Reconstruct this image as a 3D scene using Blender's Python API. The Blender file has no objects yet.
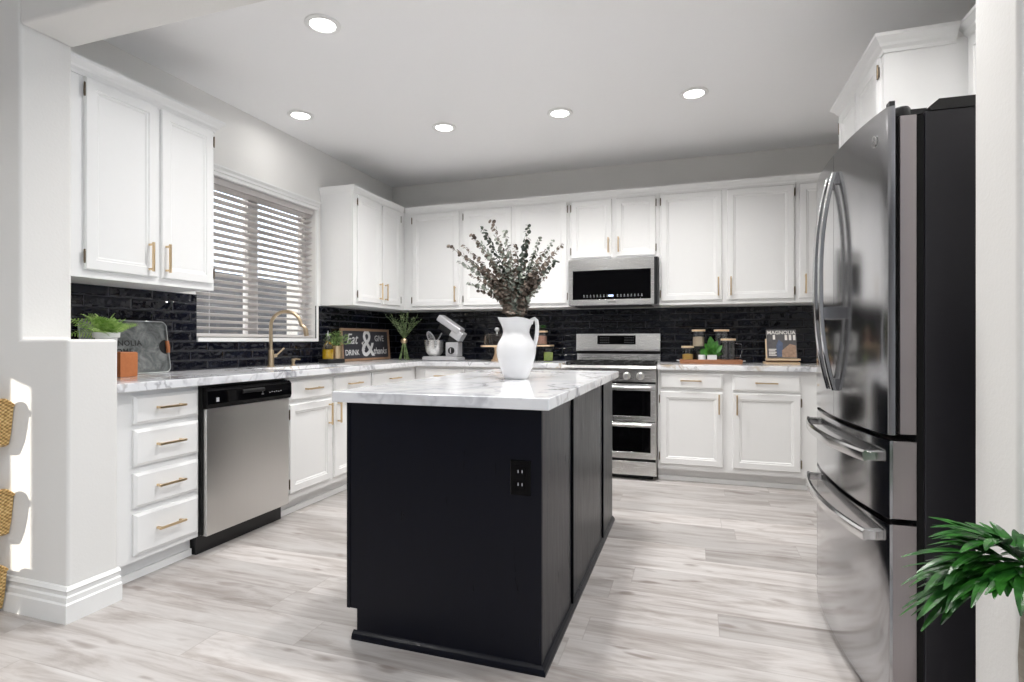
import bpy, bmesh, math, random
from mathutils import Vector, Matrix
R = math.radians
random.seed(7)
scene = bpy.context.scene
COL = scene.collection

# ------------------------------------------------------------------ camera
YAW = R(18.31); HC = 1.10
cam_d = bpy.data.cameras.new('camera'); cam = bpy.data.objects.new('camera', cam_d); COL.objects.link(cam)
cam.location = (0, 0, HC); cam.rotation_euler = (R(90), 0, YAW)
cam_d.sensor_width = 36; cam_d.lens = 550 / 1024 * 36; cam_d.clip_start = .02
scene.camera = cam
FW = Vector((-math.sin(YAW), math.cos(YAW), 0)); RT = Vector((math.cos(YAW), math.sin(YAW), 0))

# ------------------------------------------------------------------ exposure, sky, sun
scene.view_settings.view_transform = 'Standard'; scene.view_settings.look = 'None'
scene.view_settings.gamma = 1; scene.view_settings.use_curve_mapping = False
scene.view_settings.exposure = 0.22
world = bpy.data.worlds.new('sky'); scene.world = world; world.use_nodes = True
bg = world.node_tree.nodes['Background']; bg.inputs[0].default_value = (.80, .90, 1, 1); bg.inputs[1].default_value = 1.95
SUN_DIR = Vector((.85, .50, -.25)).normalized()
sd = bpy.data.lights.new('sun', 'SUN'); sd.energy = 6.0; sd.angle = R(.5); sd.color = (1, .93, .82)
sun = bpy.data.objects.new('sun', sd); COL.objects.link(sun); sun.location = (-8, -10, 6)
sun.rotation_euler = SUN_DIR.to_track_quat('-Z', 'Y').to_euler()
LAMP_W = 11.5        # watts per recessed lamp and added fill lamp (kitchen)
REAR_FILL_W = 8.5        # watts per unseen fill lamp added on the dining side

# ------------------------------------------------------------------ materials
class NT:
    def __init__(s, name):
        s.mat = bpy.data.materials.new(name); s.mat.use_nodes = True
        s.t = s.mat.node_tree; s.n = s.t.nodes; s.b = s.n['Principled BSDF']
    def lk(s, a, b): s.t.links.new(a, b)
    def setv(s, inp, v):
        if hasattr(v, 'is_linked') or isinstance(v, bpy.types.NodeSocket): s.lk(v, inp)
        else: inp.default_value = v
    def math(s, op, a, b=0.0, c=None):
        n = s.n.new('ShaderNodeMath'); n.operation = op
        s.setv(n.inputs[0], a); s.setv(n.inputs[1], b)
        if c is not None: s.setv(n.inputs[2], c)
        return n.outputs[0]
    def pos(s):
        g = s.n.new('ShaderNodeNewGeometry'); sp = s.n.new('ShaderNodeSeparateXYZ'); s.lk(g.outputs['Position'], sp.inputs[0])
        return g.outputs['Position'], sp.outputs
    def obj(s): return s.n.new('ShaderNodeTexCoord').outputs['Object']
    def comb(s, x, y, z):
        n = s.n.new('ShaderNodeCombineXYZ')
        for i, v in enumerate((x, y, z)): s.setv(n.inputs[i], v)
        return n.outputs[0]
    def noise(s, vec, scale, detail=3, rough=.5, dist=0):
        n = s.n.new('ShaderNodeTexNoise'); s.lk(vec, n.inputs['Vector']); n.inputs['Scale'].default_value = scale
        n.inputs['Detail'].default_value = detail; n.inputs['Roughness'].default_value = rough; n.inputs['Distortion'].default_value = dist
        return n.outputs['Fac']
    def white(s, vec):
        n = s.n.new('ShaderNodeTexWhiteNoise'); n.noise_dimensions = '3D'; s.lk(vec, n.inputs['Vector']); return n.outputs['Value'], n.outputs['Color']
    def ramp(s, f, stops):
        n = s.n.new('ShaderNodeValToRGB'); s.lk(f, n.inputs[0]); e = n.color_ramp.elements
        while len(e) < len(stops): e.new(.5)
        for i, (p, c) in enumerate(stops):
            e[i].position = p; e[i].color = (c, c, c, 1) if isinstance(c, (int, float)) else (*c, 1)
        return n.outputs[0]
    def mix(s, f, a, b):
        n = s.n.new('ShaderNodeMix'); n.data_type = 'RGBA'; s.setv(n.inputs[0], f)
        for i, v in ((6, a), (7, b)):
            if isinstance(v, tuple) and len(v) == 3: v = (*v, 1)
            s.setv(n.inputs[i], v)
        return n.outputs[2]
    def mapr(s, v, a, b, c, d):
        n = s.n.new('ShaderNodeMapRange'); s.lk(v, n.inputs[0])
        for i, k in enumerate((a, b, c, d)): n.inputs[i + 1].default_value = k
        return n.outputs[0]
    def bump(s, h, strength=.2, dist=.01):
        n = s.n.new('ShaderNodeBump'); s.lk(h, n.inputs['Height']); n.inputs['Strength'].default_value = strength
        n.inputs['Distance'].default_value = dist; s.lk(n.outputs[0], s.b.inputs['Normal'])
    def set(s, **k):
        names = dict(col='Base Color', rough='Roughness', metal='Metallic', spec='Specular IOR Level', trans='Transmission Weight',
                     ior='IOR', coat='Coat Weight', emis='Emission Color', es='Emission Strength', alpha='Alpha', sheen='Sheen Weight')
        for a, v in k.items():
            if isinstance(v, tuple) and len(v) == 3: v = (*v, 1)
            s.setv(s.b.inputs[names[a]], v)
        return s.mat

def simple(name, col, rough=.5, metal=0, var=.04, scale=30, **k):
    m = NT(name); n = m.noise(m.obj(), scale, 3)
    c = m.mix(n, tuple(max(0, x * (1 - var)) for x in col), tuple(min(1, x * (1 + var)) for x in col))
    m.set(col=c, rough=rough, metal=metal, **k); return m.mat

def textured_wall(name, col, strength=.15):
    m = NT(name); p, _ = m.pos(); m.set(col=col, rough=.75, spec=.25)
    m.bump(m.noise(p, 90, 3, .6), strength, .004); return m.mat

def make_floor():
    m = NT('plank_floor'); p, xyz = m.pos(); X, Y = xyz[0], xyz[1]
    v = m.math('DIVIDE', Y, .182); row = m.math('FLOOR', v); fv = m.math('FRACT', v)
    rv, _ = m.white(m.comb(row, 3.3, 1.7))
    u = m.math('ADD', m.math('DIVIDE', X, 1.22), m.math('MULTIPLY', rv, 7.0)); col = m.math('FLOOR', u); fu = m.math('FRACT', u)
    r1, rc = m.white(m.comb(row, col, .5))
    sx = m.math('ADD', m.math('MULTIPLY', X, 1.0), m.math('MULTIPLY', r1, 31.0))
    scx = m.n.new('ShaderNodeSeparateColor'); m.lk(rc, scx.inputs[0]); rc_s = scx.outputs[1]
    g = m.comb(sx, m.math('MULTIPLY', Y, 7.0), m.math('MULTIPLY', r1, 9.0))
    n1 = m.noise(g, 2.2, 6, .62, .6); n2 = m.noise(m.comb(sx, m.math('MULTIPLY', Y, 34.0), r1), 3.0, 5, .65, .3)
    base = m.ramp(n1, [(.24, (.28, .24, .22)), (.40, (.41, .375, .355)), (.52, (.52, .49, .475)), (.72, (.60, .58, .567))])
    fine = m.ramp(n2, [(.3, .80), (.5, .97), (.7, 1.0)])
    mul = m.n.new('ShaderNodeMix'); mul.data_type = 'RGBA'; mul.blend_type = 'MULTIPLY'; mul.inputs[0].default_value = .55
    m.lk(base, mul.inputs[6]); m.lk(fine, mul.inputs[7])
    tone = m.mapr(rc_s, 0, 1, .80, 1.13)
    sc = m.n.new('ShaderNodeVectorMath'); sc.operation = 'SCALE'; m.lk(mul.outputs[2], sc.inputs[0]); m.lk(tone, sc.inputs['Scale'])
    kn = m.noise(m.comb(m.math('MULTIPLY', sx, 1.6), m.math('MULTIPLY', Y, 5.0), r1), 2.3, 2, .5, .2)
    kf = m.ramp(kn, [(.635, 0), (.72, .8)])
    c = m.mix(kf, sc.outputs[0], (.24, .20, .18))
    ev = m.math('MINIMUM', fv, m.math('SUBTRACT', 1.0, fv)); eu = m.math('MINIMUM', fu, m.math('SUBTRACT', 1.0, fu))
    seam = m.math('MAXIMUM', m.math('LESS_THAN', ev, .011), m.math('LESS_THAN', eu, .0016))
    c = m.mix(m.math('MULTIPLY', seam, .42), c, (.30, .27, .25))
    m.set(col=c, rough=m.mapr(n2, 0, 1, .26, .42), spec=.45)
    m.bump(m.math('SUBTRACT', n2, seam), .12, .002); return m.mat

def make_marble():
    m = NT('marble'); p, xyz = m.pos()
    w = m.n.new('ShaderNodeTexNoise'); m.lk(p, w.inputs['Vector']); w.inputs['Scale'].default_value = 1.6; w.inputs['Detail'].default_value = 5; w.inputs['Roughness'].default_value = .6
    a = m.n.new('ShaderNodeVectorMath'); a.operation = 'MULTIPLY_ADD'; m.lk(w.outputs['Color'], a.inputs[0]); a.inputs[1].default_value = (.9, .9, .9); m.lk(p, a.inputs[2])
    def vein(scale, width, seed, det=3):
        q = m.n.new('ShaderNodeVectorMath'); q.operation = 'ADD'; m.lk(a.outputs[0], q.inputs[0]); q.inputs[1].default_value = (seed, seed * .7, seed * .3)
        n = m.noise(q.outputs[0], scale, det, .55); d = m.math('ABSOLUTE', m.math('SUBTRACT', n, .5))
        return m.mapr(d, 0, width, 1, 0)
    v1 = m.math('POWER', vein(1.15, .026, 3.1, 3), 1.3); v2 = m.math('MULTIPLY', vein(2.6, .026, 8.7), .65); halo = m.math('MULTIPLY', vein(1.15, .12, 3.1, 3), .34)
    mask = m.ramp(m.noise(p, 1.7, 2), [(.40, .30), (.58, 1.0)])
    gold = m.ramp(m.noise(p, 4.0, 2), [(.52, (.20, .20, .235)), (.62, (.42, .30, .16))])
    vv = m.math('MULTIPLY', m.math('MAXIMUM', v1, v2), mask)
    c = m.mix(halo, (.86, .865, .88), (.52, .54, .60)); c = m.mix(vv, c, gold)
    m.set(col=c, rough=.12, spec=.5); return m.mat

def make_tile(axis):
    m = NT('black_glazed_tile'); p, xyz = m.pos(); U = xyz[axis]; Z = xyz[2]
    v = m.math('DIVIDE', m.math('SUBTRACT', Z, .915), .0607); row = m.math('FLOOR', v); fv = m.math('FRACT', v)
    u = m.math('ADD', m.math('DIVIDE', m.math('SUBTRACT', U, -.285), .254), m.math('MULTIPLY', m.math('MODULO', row, 2.0), .5)); col = m.math('FLOOR', u); fu = m.math('FRACT', u)
    r1, rc = m.white(m.comb(row, col, 2.5)); sp = m.n.new('ShaderNodeSeparateColor'); m.lk(rc, sp.inputs[0])
    ev = m.math('MINIMUM', fv, m.math('SUBTRACT', 1.0, fv)); eu = m.math('MULTIPLY', m.math('MINIMUM', fu, m.math('SUBTRACT', 1.0, fu)), 4.2)
    edge = m.math('MINIMUM', ev, eu); grout = m.math('LESS_THAN', edge, .032)
    pillow = m.mapr(edge, .03, .16, 0, 1)
    tilt = m.math('ADD', m.math('MULTIPLY', m.math('SUBTRACT', sp.outputs[0], .5), m.math('MULTIPLY', fu, 2.4)), m.math('MULTIPLY', m.math('SUBTRACT', sp.outputs[1], .5), m.math('MULTIPLY', fv, .9)))
    wav = m.noise(m.comb(U, m.math('MULTIPLY', r1, 9.0), m.math('MULTIPLY', Z, 1.3)), 17, 1, .35)
    h = m.math('ADD', m.math('ADD', m.math('MULTIPLY', pillow, .5), m.math('MULTIPLY', tilt, 1.5)), m.math('MULTIPLY', wav, 1.7))
    c = m.mix(grout, m.mix(r1, (.0020, .0026, .0065), (.0055, .0068, .014)), (.032, .032, .038))
    m.set(col=c, rough=m.mix(grout, (.06, .06, .06), (.7, .7, .7)), spec=.40); m.bump(h, 1.0, .0055); return m.mat

def make_steel(name, col, rough=.24, axis='v', amp=.02, metal=1.0):
    m = NT(name); o = m.obj(); sp = m.n.new('ShaderNodeSeparateXYZ'); m.lk(o, sp.inputs[0])
    k = {'v': (60., 60., 1.5), 'h': (2., 2., 90.)}[axis]
    n = m.noise(m.comb(m.math('MULTIPLY', sp.outputs[0], k[0]), m.math('MULTIPLY', sp.outputs[1], k[1]), m.math('MULTIPLY', sp.outputs[2], k[2])), 3, 3)
    m.set(col=m.mix(n, tuple(c * (1 - amp) for c in col), tuple(c * (1 + amp) for c in col)), metal=metal, rough=m.mapr(n, 0, 1, rough * .97, rough * 1.04)); m.b.inputs['Anisotropic'].default_value = .6 if axis == 'h' else 0.0; m.b.inputs['Anisotropic Rotation'].default_value = 0.25 if axis == 'h' else 0
    return m.mat

def make_wood(name, a, b, rough=.45, k=(3., 30., 30.)):
    m = NT(name); o = m.obj(); sp = m.n.new('ShaderNodeSeparateXYZ'); m.lk(o, sp.inputs[0])
    n = m.noise(m.comb(*[m.math('MULTIPLY', sp.outputs[i], k[i]) for i in range(3)]), 1.5, 5, .6, .5)
    m.set(col=m.mix(n, a, b), rough=rough); return m.mat

def make_island():
    m = NT('navy_painted_wood'); o = m.obj(); sp = m.n.new('ShaderNodeSeparateXYZ'); m.lk(o, sp.inputs[0])
    n = m.noise(m.comb(m.math('MULTIPLY', sp.outputs[0], 22.), m.math('MULTIPLY', sp.outputs[1], 22.), m.math('MULTIPLY', sp.outputs[2], 2.2)), 2.2, 5, .6, .8)
    m.set(col=m.mix(n, (.0014, .0019, .0055), (.0026, .0036, .0088)), rough=m.mapr(n, .3, .7, .27, .36), spec=.20)
    m.bump(n, .12, .0015); return m.mat

def make_galv():
    m = NT('galvanised_metal'); o = m.obj(); n = m.noise(o, 14, 6, .7, 1.0)
    m.set(col=m.ramp(n, [(.32, (.055, .06, .06)), (.48, (.13, .14, .14)), (.66, (.25, .26, .255))]), rough=.45, metal=.35); return m.mat

def make_foliage(name, a, b, rough=.45):
    m = NT(name); n = m.noise(m.obj(), 38, 2)
    m.set(col=m.mix(m.ramp(n, [(.35, 0), (.65, 1)]), a, b), rough=rough, spec=.35); return m.mat

def make_rattan():
    m = NT('gold_rattan'); o = m.obj(); sp = m.n.new('ShaderNodeSeparateXYZ'); m.lk(o, sp.inputs[0])
    ang = m.math('ARCTAN2', sp.outputs[0], sp.outputs[1])
    w = m.math('MULTIPLY', m.math('SINE', m.math('MULTIPLY', sp.outputs[2], 420.)), m.math('SINE', m.math('MULTIPLY', ang, 60.)))
    n = m.noise(o, 70, 4, .7)
    h = m.math('ADD', m.math('MULTIPLY', w, .25), n)
    m.set(col=m.ramp(h, [(.3, (.30, .17, .05)), (.55, (.66, .42, .15)), (.8, (.90, .70, .36))]), rough=.4, metal=.2); m.bump(h, .8, .004); return m.mat

def glass(name, col=(1, 1, 1), rough=.02, alpha=None):
    m = NT(name); m.set(col=col, rough=rough, trans=1.0, ior=1.45); return m.mat

def emissive(name, col, s):
    m = NT(name); m.set(col=(.9, .9, .9), emis=col, es=s); return m.mat

M = dict(
    wall=textured_wall('wall_paint', (.80, .79, .77)), rearwall=textured_wall('grey_dining_wall', (.34, .34, .35)), ceil=textured_wall('ceiling_paint', (.92, .92, .925), .1), trim=simple('trim_paint', (.84, .84, .83), .4, var=.01),
    cab=simple('white_cabinet_paint', (.85, .85, .845), .33, var=.008), cabin=simple('cabinet_inside', (.75, .75, .74), .5), floor=make_floor(), marble=make_marble(),
    tile_l=make_tile(1), tile_b=make_tile(0), steel=make_steel('brushed_steel', (.68, .67, .65), .28, 'v'), steelh=make_steel('brushed_steel_horizontal', (.74, .735, .72), .27, 'h'),
    fsteel=make_steel('fridge_steel', (.46, .46, .47), .13, 'v', .03), fedge=make_steel('fridge_door_edge', (.42, .385, .39), .35, 'v', .03), bright=make_steel('polished_steel', (.70, .70, .70), .16, 'v', .02),
    fside=simple('fridge_side_panel', (.022, .021, .027), .42, var=.08), black=simple('black_plastic', (.008, .008, .009), .35, var=.1), gap=simple('black_gasket', (.004, .004, .004), .8, var=.1),
    bglass=simple('black_glass', (.002, .002, .0025), .04, var=.05, spec=.12), gold=simple('brushed_gold', (.72, .55, .35), .3, 1.0, .05), brass=simple('aged_brass', (.52, .41, .28), .32, 1.0, .06),
    hinge=simple('antique_brass_hinge', (.15, .115, .08), .4, .8, .2), navy=make_island(), navyb=simple('navy_paint_batten', (.001, .0012, .002), .6, var=.1, spec=.04),
    ceramic=simple('white_ceramic', (.70, .70, .71), .22, var=.01), pot=simple('white_pot', (.72, .72, .70), .5, var=.03), galv=make_galv(), galvrim=simple('galvanised_rim', (.42, .44, .43), .35, .6),
    copper=make_wood('copper_stained_wood', (.36, .11, .035), (.52, .19, .07), .4), framewood=make_wood('sign_frame_wood', (.30, .17, .10), (.48, .31, .20), .5), traywood=make_wood('reddish_tray_wood', (.26, .10, .045), (.40, .18, .085), .4), oak=make_wood('light_oak', (.62, .44, .27), (.78, .60, .41), .45), walnut=make_wood('walnut_wood', (.30, .13, .06), (.44, .21, .10), .4),
    slate=simple('chalkboard_grey', (.045, .045, .055), .6, var=.2), chalk=simple('chalk_white', (.80, .80, .80), .8), ink=simple('dark_ink', (.02, .02, .02), .7),
    blind=simple('blind_slat', (.58, .55, .535), .5, var=.02), upvc=simple('window_vinyl', (.45, .44, .44), .4, var=.01), glass=glass('clear_glass'), winglass=glass('window_glass', (.97, .98, 1), 0),
    fern=make_foliage('fern_leaf', (.17, .33, .05), (.42, .58, .18)), herb=make_foliage('herb_leaf', (.12, .24, .05), (.38, .50, .22)), sprig=make_foliage('sprig_leaf', (.05, .10, .03), (.25, .32, .15)),
    euca=make_foliage('eucalyptus_leaf_brown', (.06, .045, .037), (.26, .205, .165), .6), eucg=make_foliage('eucalyptus_leaf_grey', (.11, .125, .105), (.38, .41, .35), .6), eucd=make_foliage('eucalyptus_leaf_green', (.015, .024, .018), (.10, .12, .095), .6),
    palm=make_foliage('palm_leaf', (.005, .040, .006), (.030, .15, .018), .3), bigleaf=make_foliage('broad_leaf', (.02, .10, .01), (.06, .21, .03), .35), twig=simple('twig', (.13, .09, .06), .7), husk=make_wood('palm_trunk', (.20, .17, .14), (.45, .40, .34), .8, (8., 8., 60.)),
    soil=simple('soil', (.03, .02, .015), .9), oil=NT('olive_oil').set(col=(.80, .52, .015), rough=.05, trans=.15, ior=1.4), rattan=make_rattan(),
    lens=emissive('lamp_lens', (1, .98, .95), 9), lcd=emissive('blue_display', (.25, .40, 1), 1.6), fence=simple('neighbour_block_wall', (.11, .10, .096), .9, var=.15, scale=6),
    ground=simple('pale_concrete', (.30, .29, .27), .9), stucco=simple('neighbour_stucco', (.85, .74, .62), .9), pasta=simple('pasta', (.80, .50, .10), .6, var=.3, scale=120), flour=simple('oat_flakes', (.74, .64, .47), .8, var=.2, scale=150),
    pink=simple('pink_salt', (.62, .36, .27), .8, var=.25, scale=160), peas=simple('dried_peas', (.36, .46, .12), .7, var=.3, scale=140), beans=simple('coffee_beans', (.04, .025, .018), .5, var=.4, scale=120),
    cover=simple('magazine_cover', (.10, .095, .10), .35, var=.4, scale=25), covertan=simple('cover_tan', (.36, .24, .17), .4, var=.5, scale=60), coverblue=simple('cover_blue', (.09, .12, .20), .4, var=.4, scale=60), paper=simple('paper', (.80, .78, .74), .7),
    silver=simple('silver_plastic', (.58, .58, .60), .35, .4), led=simple('status_mark', (.45, .45, .48), .5), chrome=simple('chrome', (.85, .85, .85), .08, 1.0, .01), sinkm=make_steel('sink_steel', (.45, .45, .46), .3, 'h'),
    rubber=simple('grate_iron', (.012, .012, .012), .5, var=.2),
)

# ------------------------------------------------------------------ geometry helpers
class MB:
    def __init__(s): s.bm = bmesh.new()
    def box(s, x0, x1, y0, y1, z0, z1):
        v = [s.bm.verts.new((x, y, z)) for x in (x0, x1) for y in (y0, y1) for z in (z0, z1)]
        for f in ((0, 1, 3, 2), (4, 6, 7, 5), (0, 4, 5, 1), (2, 3, 7, 6), (0, 2, 6, 4), (1, 5, 7, 3)): s.bm.faces.new([v[i] for i in f])
        return s
    def obox(s, c, ax, ay, az, hx, hy, hz):
        c = Vector(c); v = [s.bm.verts.new(c + ax * (i * hx) + ay * (j * hy) + az * (k * hz)) for i in (-1, 1) for j in (-1, 1) for k in (-1, 1)]
        for f in ((0, 1, 3, 2), (4, 6, 7, 5), (0, 4, 5, 1), (2, 3, 7, 6), (0, 2, 6, 4), (1, 5, 7, 3)): s.bm.faces.new([v[i] for i in f])
        return s
    def prism(s, pts, fn, a, b):      # 2D outline pts -> fn(u, v, w); extruded w from a to b
        n = len(pts); A = [s.bm.verts.new(fn(u, v, a)) for u, v in pts]; B = [s.bm.verts.new(fn(u, v, b)) for u, v in pts]
        s.bm.faces.new(A); s.bm.faces.new(B[::-1])
        for i in range(n): s.bm.faces.new((A[i], B[i], B[(i + 1) % n], A[(i + 1) % n]))
        return s
    def rings(s, rs, closed=True, cap0=True, cap1=True):
        V = [[s.bm.verts.new(p) for p in r] for r in rs]; n = len(V[0])
        for a, b in zip(V, V[1:]):
            for i in range(n if closed else n - 1): s.bm.faces.new((a[i], a[(i + 1) % n], b[(i + 1) % n], b[i]))
        if closed and cap0: s.bm.faces.new(V[0][::-1])
        if closed and cap1: s.bm.faces.new(V[-1])
        return s
    def slab(s, o, U, V, N, w, h, prof):       # nested rectangular rings: prof = [(inset, height)]
        rs = []
        for ins, d in prof:
            rs.append([o + U * a + V * b + N * d for a, b in ((ins, ins), (w - ins, ins), (w - ins, h - ins), (ins, h - ins))])
        return s.rings(rs)
    def lathe(s, prof, c=(0, 0, 0), n=24, close=True):
        c = Vector(c); rs = [[c + Vector((max(r, 1e-4) * math.cos(2 * math.pi * i / n), max(r, 1e-4) * math.sin(2 * math.pi * i / n), z)) for i in range(n)] for r, z in prof]
        return s.rings(rs, cap0=close, cap1=close)
    def tube(s, pts, r, n=8, cap=True):
        pts = [Vector(p) for p in pts]; rr = r if isinstance(r, (list, tuple)) else [r] * len(pts); rs = []
        up = Vector((0, 0, 1)); t0 = (pts[1] - pts[0]).normalized()
        if abs(t0.dot(up)) > .9: up = Vector((1, 0, 0))
        a = t0.cross(up).normalized()
        for i, p in enumerate(pts):
            t = (pts[min(i + 1, len(pts) - 1)] - pts[max(i - 1, 0)]).normalized()
            a = (a - t * a.dot(t)).normalized(); b = t.cross(a)
            rs.append([p + a * (rr[i] * math.cos(2 * math.pi * k / n)) + b * (rr[i] * math.sin(2 * math.pi * k / n)) for k in range(n)])
        return s.rings(rs, cap0=cap, cap1=cap)
    def sweep(s, path, prof, closed_prof=True):  # path: [(x,y)] in plan, prof: [(out, z)], outward = right of travel direction, mitred
        P = [Vector(p) for p in path]; rs = []
        for i, p in enumerate(P):
            d1 = (P[i] - P[i - 1]).normalized() if i else (P[1] - P[0]).normalized()
            d2 = (P[i + 1] - P[i]).normalized() if i < len(P) - 1 else d1
            n1 = Vector((d1.y, -d1.x)); n2 = Vector((d2.y, -d2.x)); m = (n1 + n2); m = m / max(m.dot(n1), .2)
            rs.append([Vector((p.x + m.x * o, p.y + m.y * o, z)) for o, z in prof])
        return s.rings(rs)
    def cells(s, us, vs, hole, fn, a, b):      # plate with rectangular holes, boundary faces only
        vd = {}
        def vt(i, j, k):
            if (i, j, k) not in vd: vd[(i, j, k)] = s.bm.verts.new(fn(us[i], vs[j], (a, b)[k]))
            return vd[(i, j, k)]
        nu, nv = len(us) - 1, len(vs) - 1; solid = lambda i, j: 0 <= i < nu and 0 <= j < nv and not hole(i, j)
        for i in range(nu):
            for j in range(nv):
                if not solid(i, j): continue
                for k in (0, 1): s.bm.faces.new((vt(i, j, k), vt(i + 1, j, k), vt(i + 1, j + 1, k), vt(i, j + 1, k)))
                for (di, dj, p, q) in ((-1, 0, (i, j), (i, j + 1)), (1, 0, (i + 1, j), (i + 1, j + 1)), (0, -1, (i, j), (i + 1, j)), (0, 1, (i, j + 1), (i + 1, j + 1))):
                    if not solid(i + di, j + dj): s.bm.faces.new((vt(*p, 0), vt(*q, 0), vt(*q, 1), vt(*p, 1)))
        return s
    def leaf(s, p, d, nrm, L, W, fold=.15, seg=4, droop=0):
        d = d.normalized(); side = d.cross(nrm).normalized(); nrm = side.cross(d).normalized(); row = []
        for i in range(seg + 1):
            t = i / seg; w = W * math.sin(math.pi * min(1, (t * .92 + .05))) ** .8; c = p + d * (L * t) + Vector((0, 0, -droop * t * t))
            row.append((s.bm.verts.new(c + side * w + nrm * w * fold), s.bm.verts.new(c), s.bm.verts.new(c - side * w + nrm * w * fold)))
        for a, b in zip(row, row[1:]):
            s.bm.faces.new((a[0], a[1], b[1], b[0])); s.bm.faces.new((a[1], a[2], b[2], b[1]))
        return s
    def disc_leaf(s, p, nrm, r, n=7):
        nrm = nrm.normalized(); a = nrm.orthogonal().normalized(); b = nrm.cross(a); c = s.bm.verts.new(p + nrm * r * .18)
        v = [s.bm.verts.new(p + a * (r * math.cos(2 * math.pi * i / n)) + b * (r * .85 * math.sin(2 * math.pi * i / n))) for i in range(n)]
        for i in range(n): s.bm.faces.new((c, v[i], v[(i + 1) % n]))
        return s
    def build(s, name, mat, parent=None, bevel=0, smooth=False, local=False, seg=2):
        bm = s.bm; bmesh.ops.recalc_face_normals(bm, faces=bm.faces); me = bpy.data.meshes.new(name); bm.to_mesh(me); bm.free()
        me.materials.append(M[mat] if isinstance(mat, str) else mat)
        if smooth:
            for f in me.polygons: f.use_smooth = True
            try: me.set_sharp_from_angle(angle=R(38))
            except Exception: pass
        o = bpy.data.objects.new(name, me); COL.objects.link(o)
        if parent is not None:
            if not local: me.transform(Matrix.Translation(-world_loc(parent)))
            o.parent = parent
        if bevel:
            b = o.modifiers.new('bevel', 'BEVEL'); b.width = bevel; b.segments = seg; b.limit_method = 'ANGLE'; b.angle_limit = R(40)
            for f in me.polygons: f.use_smooth = True
            w = o.modifiers.new('wn', 'WEIGHTED_NORMAL'); w.keep_sharp = True
        return o
def world_loc(o):
    v = Vector(o.location)
    while o.parent: o = o.parent; v = v + Vector(o.location)
    return v
def tag(o, label, cat, group=None):
    o['label'] = label; o['category'] = cat
    if group: o['group'] = group
    return o
def thing(name, label, cat, loc=(0, 0, 0), group=None, rot=0):
    o = bpy.data.objects.new(name, None); COL.objects.link(o); o.location = loc; o.rotation_euler = (0, 0, rot); o.empty_display_size = .05
    return tag(o, label, cat, group)
def struct(o): o['kind'] = 'structure'; return o
def copy_tree(o, parent=None):
    c = o.copy(); COL.objects.link(c)
    if parent: c.parent = parent
    for ch in list(o.children): copy_tree(ch, c)
    return c
V3 = Vector
XA, YA, ZA = V3((1, 0, 0)), V3((0, 1, 0)), V3((0, 0, 1))
def text_mesh(txt, size, extrude=.0006, shear=0, bold=0, align='CENTER', spacing=1.0):
    c = bpy.data.curves.new('t', 'FONT'); c.body = txt; c.size = size; c.extrude = extrude; c.shear = shear; c.align_x = align; c.align_y = 'CENTER'; c.offset = bold; c.space_character = spacing; c.resolution_u = 3
    o = bpy.data.objects.new('t', c); COL.objects.link(o); dg = bpy.context.evaluated_depsgraph_get(); dg.update()
    me = bpy.data.meshes.new_from_object(o.evaluated_get(dg)); bpy.data.objects.remove(o); bpy.data.curves.remove(c); return me
def add_text(txt, size, parent, loc, U, V, mat, name='lettering', **k):
    me = text_mesh(txt, size, **k); N = U.cross(V); T = Matrix(((U.x, V.x, N.x, loc[0]), (U.y, V.y, N.y, loc[1]), (U.z, V.z, N.z, loc[2]), (0, 0, 0, 1)))
    me.transform(T); me.transform(Matrix.Translation(-world_loc(parent))); me.materials.clear(); me.materials.append(M[mat]); me.name = name
    o = bpy.data.objects.new(name, me); COL.objects.link(o); o.parent = parent; return o

# ------------------------------------------------------------------ room
CEIL = 2.71; LX = -3.0; BY = 5.08; RX = 1.38
Y0, Y1 = 1.50, 1.70        # the partition between dining side and kitchen
RLX, RRX, RY = -3.9, 3.6, -3.4
struct(MB().box(RLX - .2, RRX + .2, RY - .2, BY + .2, -.1, 0).build('floor', 'floor'))
struct(MB().box(RLX - .2, RRX + .2, RY - .2, BY + .2, CEIL, CEIL + .1).build('ceiling', 'ceil'))
WY0, WY1, WZ0, WZ1 = 2.68, 3.84, 1.10, 2.19
struct(MB().cells([Y1, WY0, WY1, BY + .15], [0, WZ0, WZ1, CEIL], lambda i, j: i == 1 and j == 1, lambda u, v, w: (w, u, v), LX - .15, LX).build('wall_left', 'wall'))
struct(MB().box(LX, RX, BY, BY + .15, 0, CEIL).build('wall_back', 'wall'))
struct(MB().box(RX, RX + .15, Y1, BY + .15, 0, CEIL).build('wall_right', 'wall'))
# near partition: full-height stubs, half wall, header
HB = 2.395
struct(MB().prism([(RLX, 0), (-2.335, 0), (-2.330, 1.107), (-2.613, 1.107), (-2.613, CEIL), (RLX, CEIL)], lambda u, v, w: (u, w, v), Y0, Y1).build('wall_near_left', 'wall', bevel=.013, seg=3))
struct(MB().box(.677, RRX, Y0, Y1, 0, CEIL).build('wall_near_right', 'wall', bevel=.012, seg=3))
struct(MB().box(-2.6125, .6765, Y0, Y1, HB, CEIL - .0005).build('wall_header', 'wall', bevel=.012, seg=3))
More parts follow.
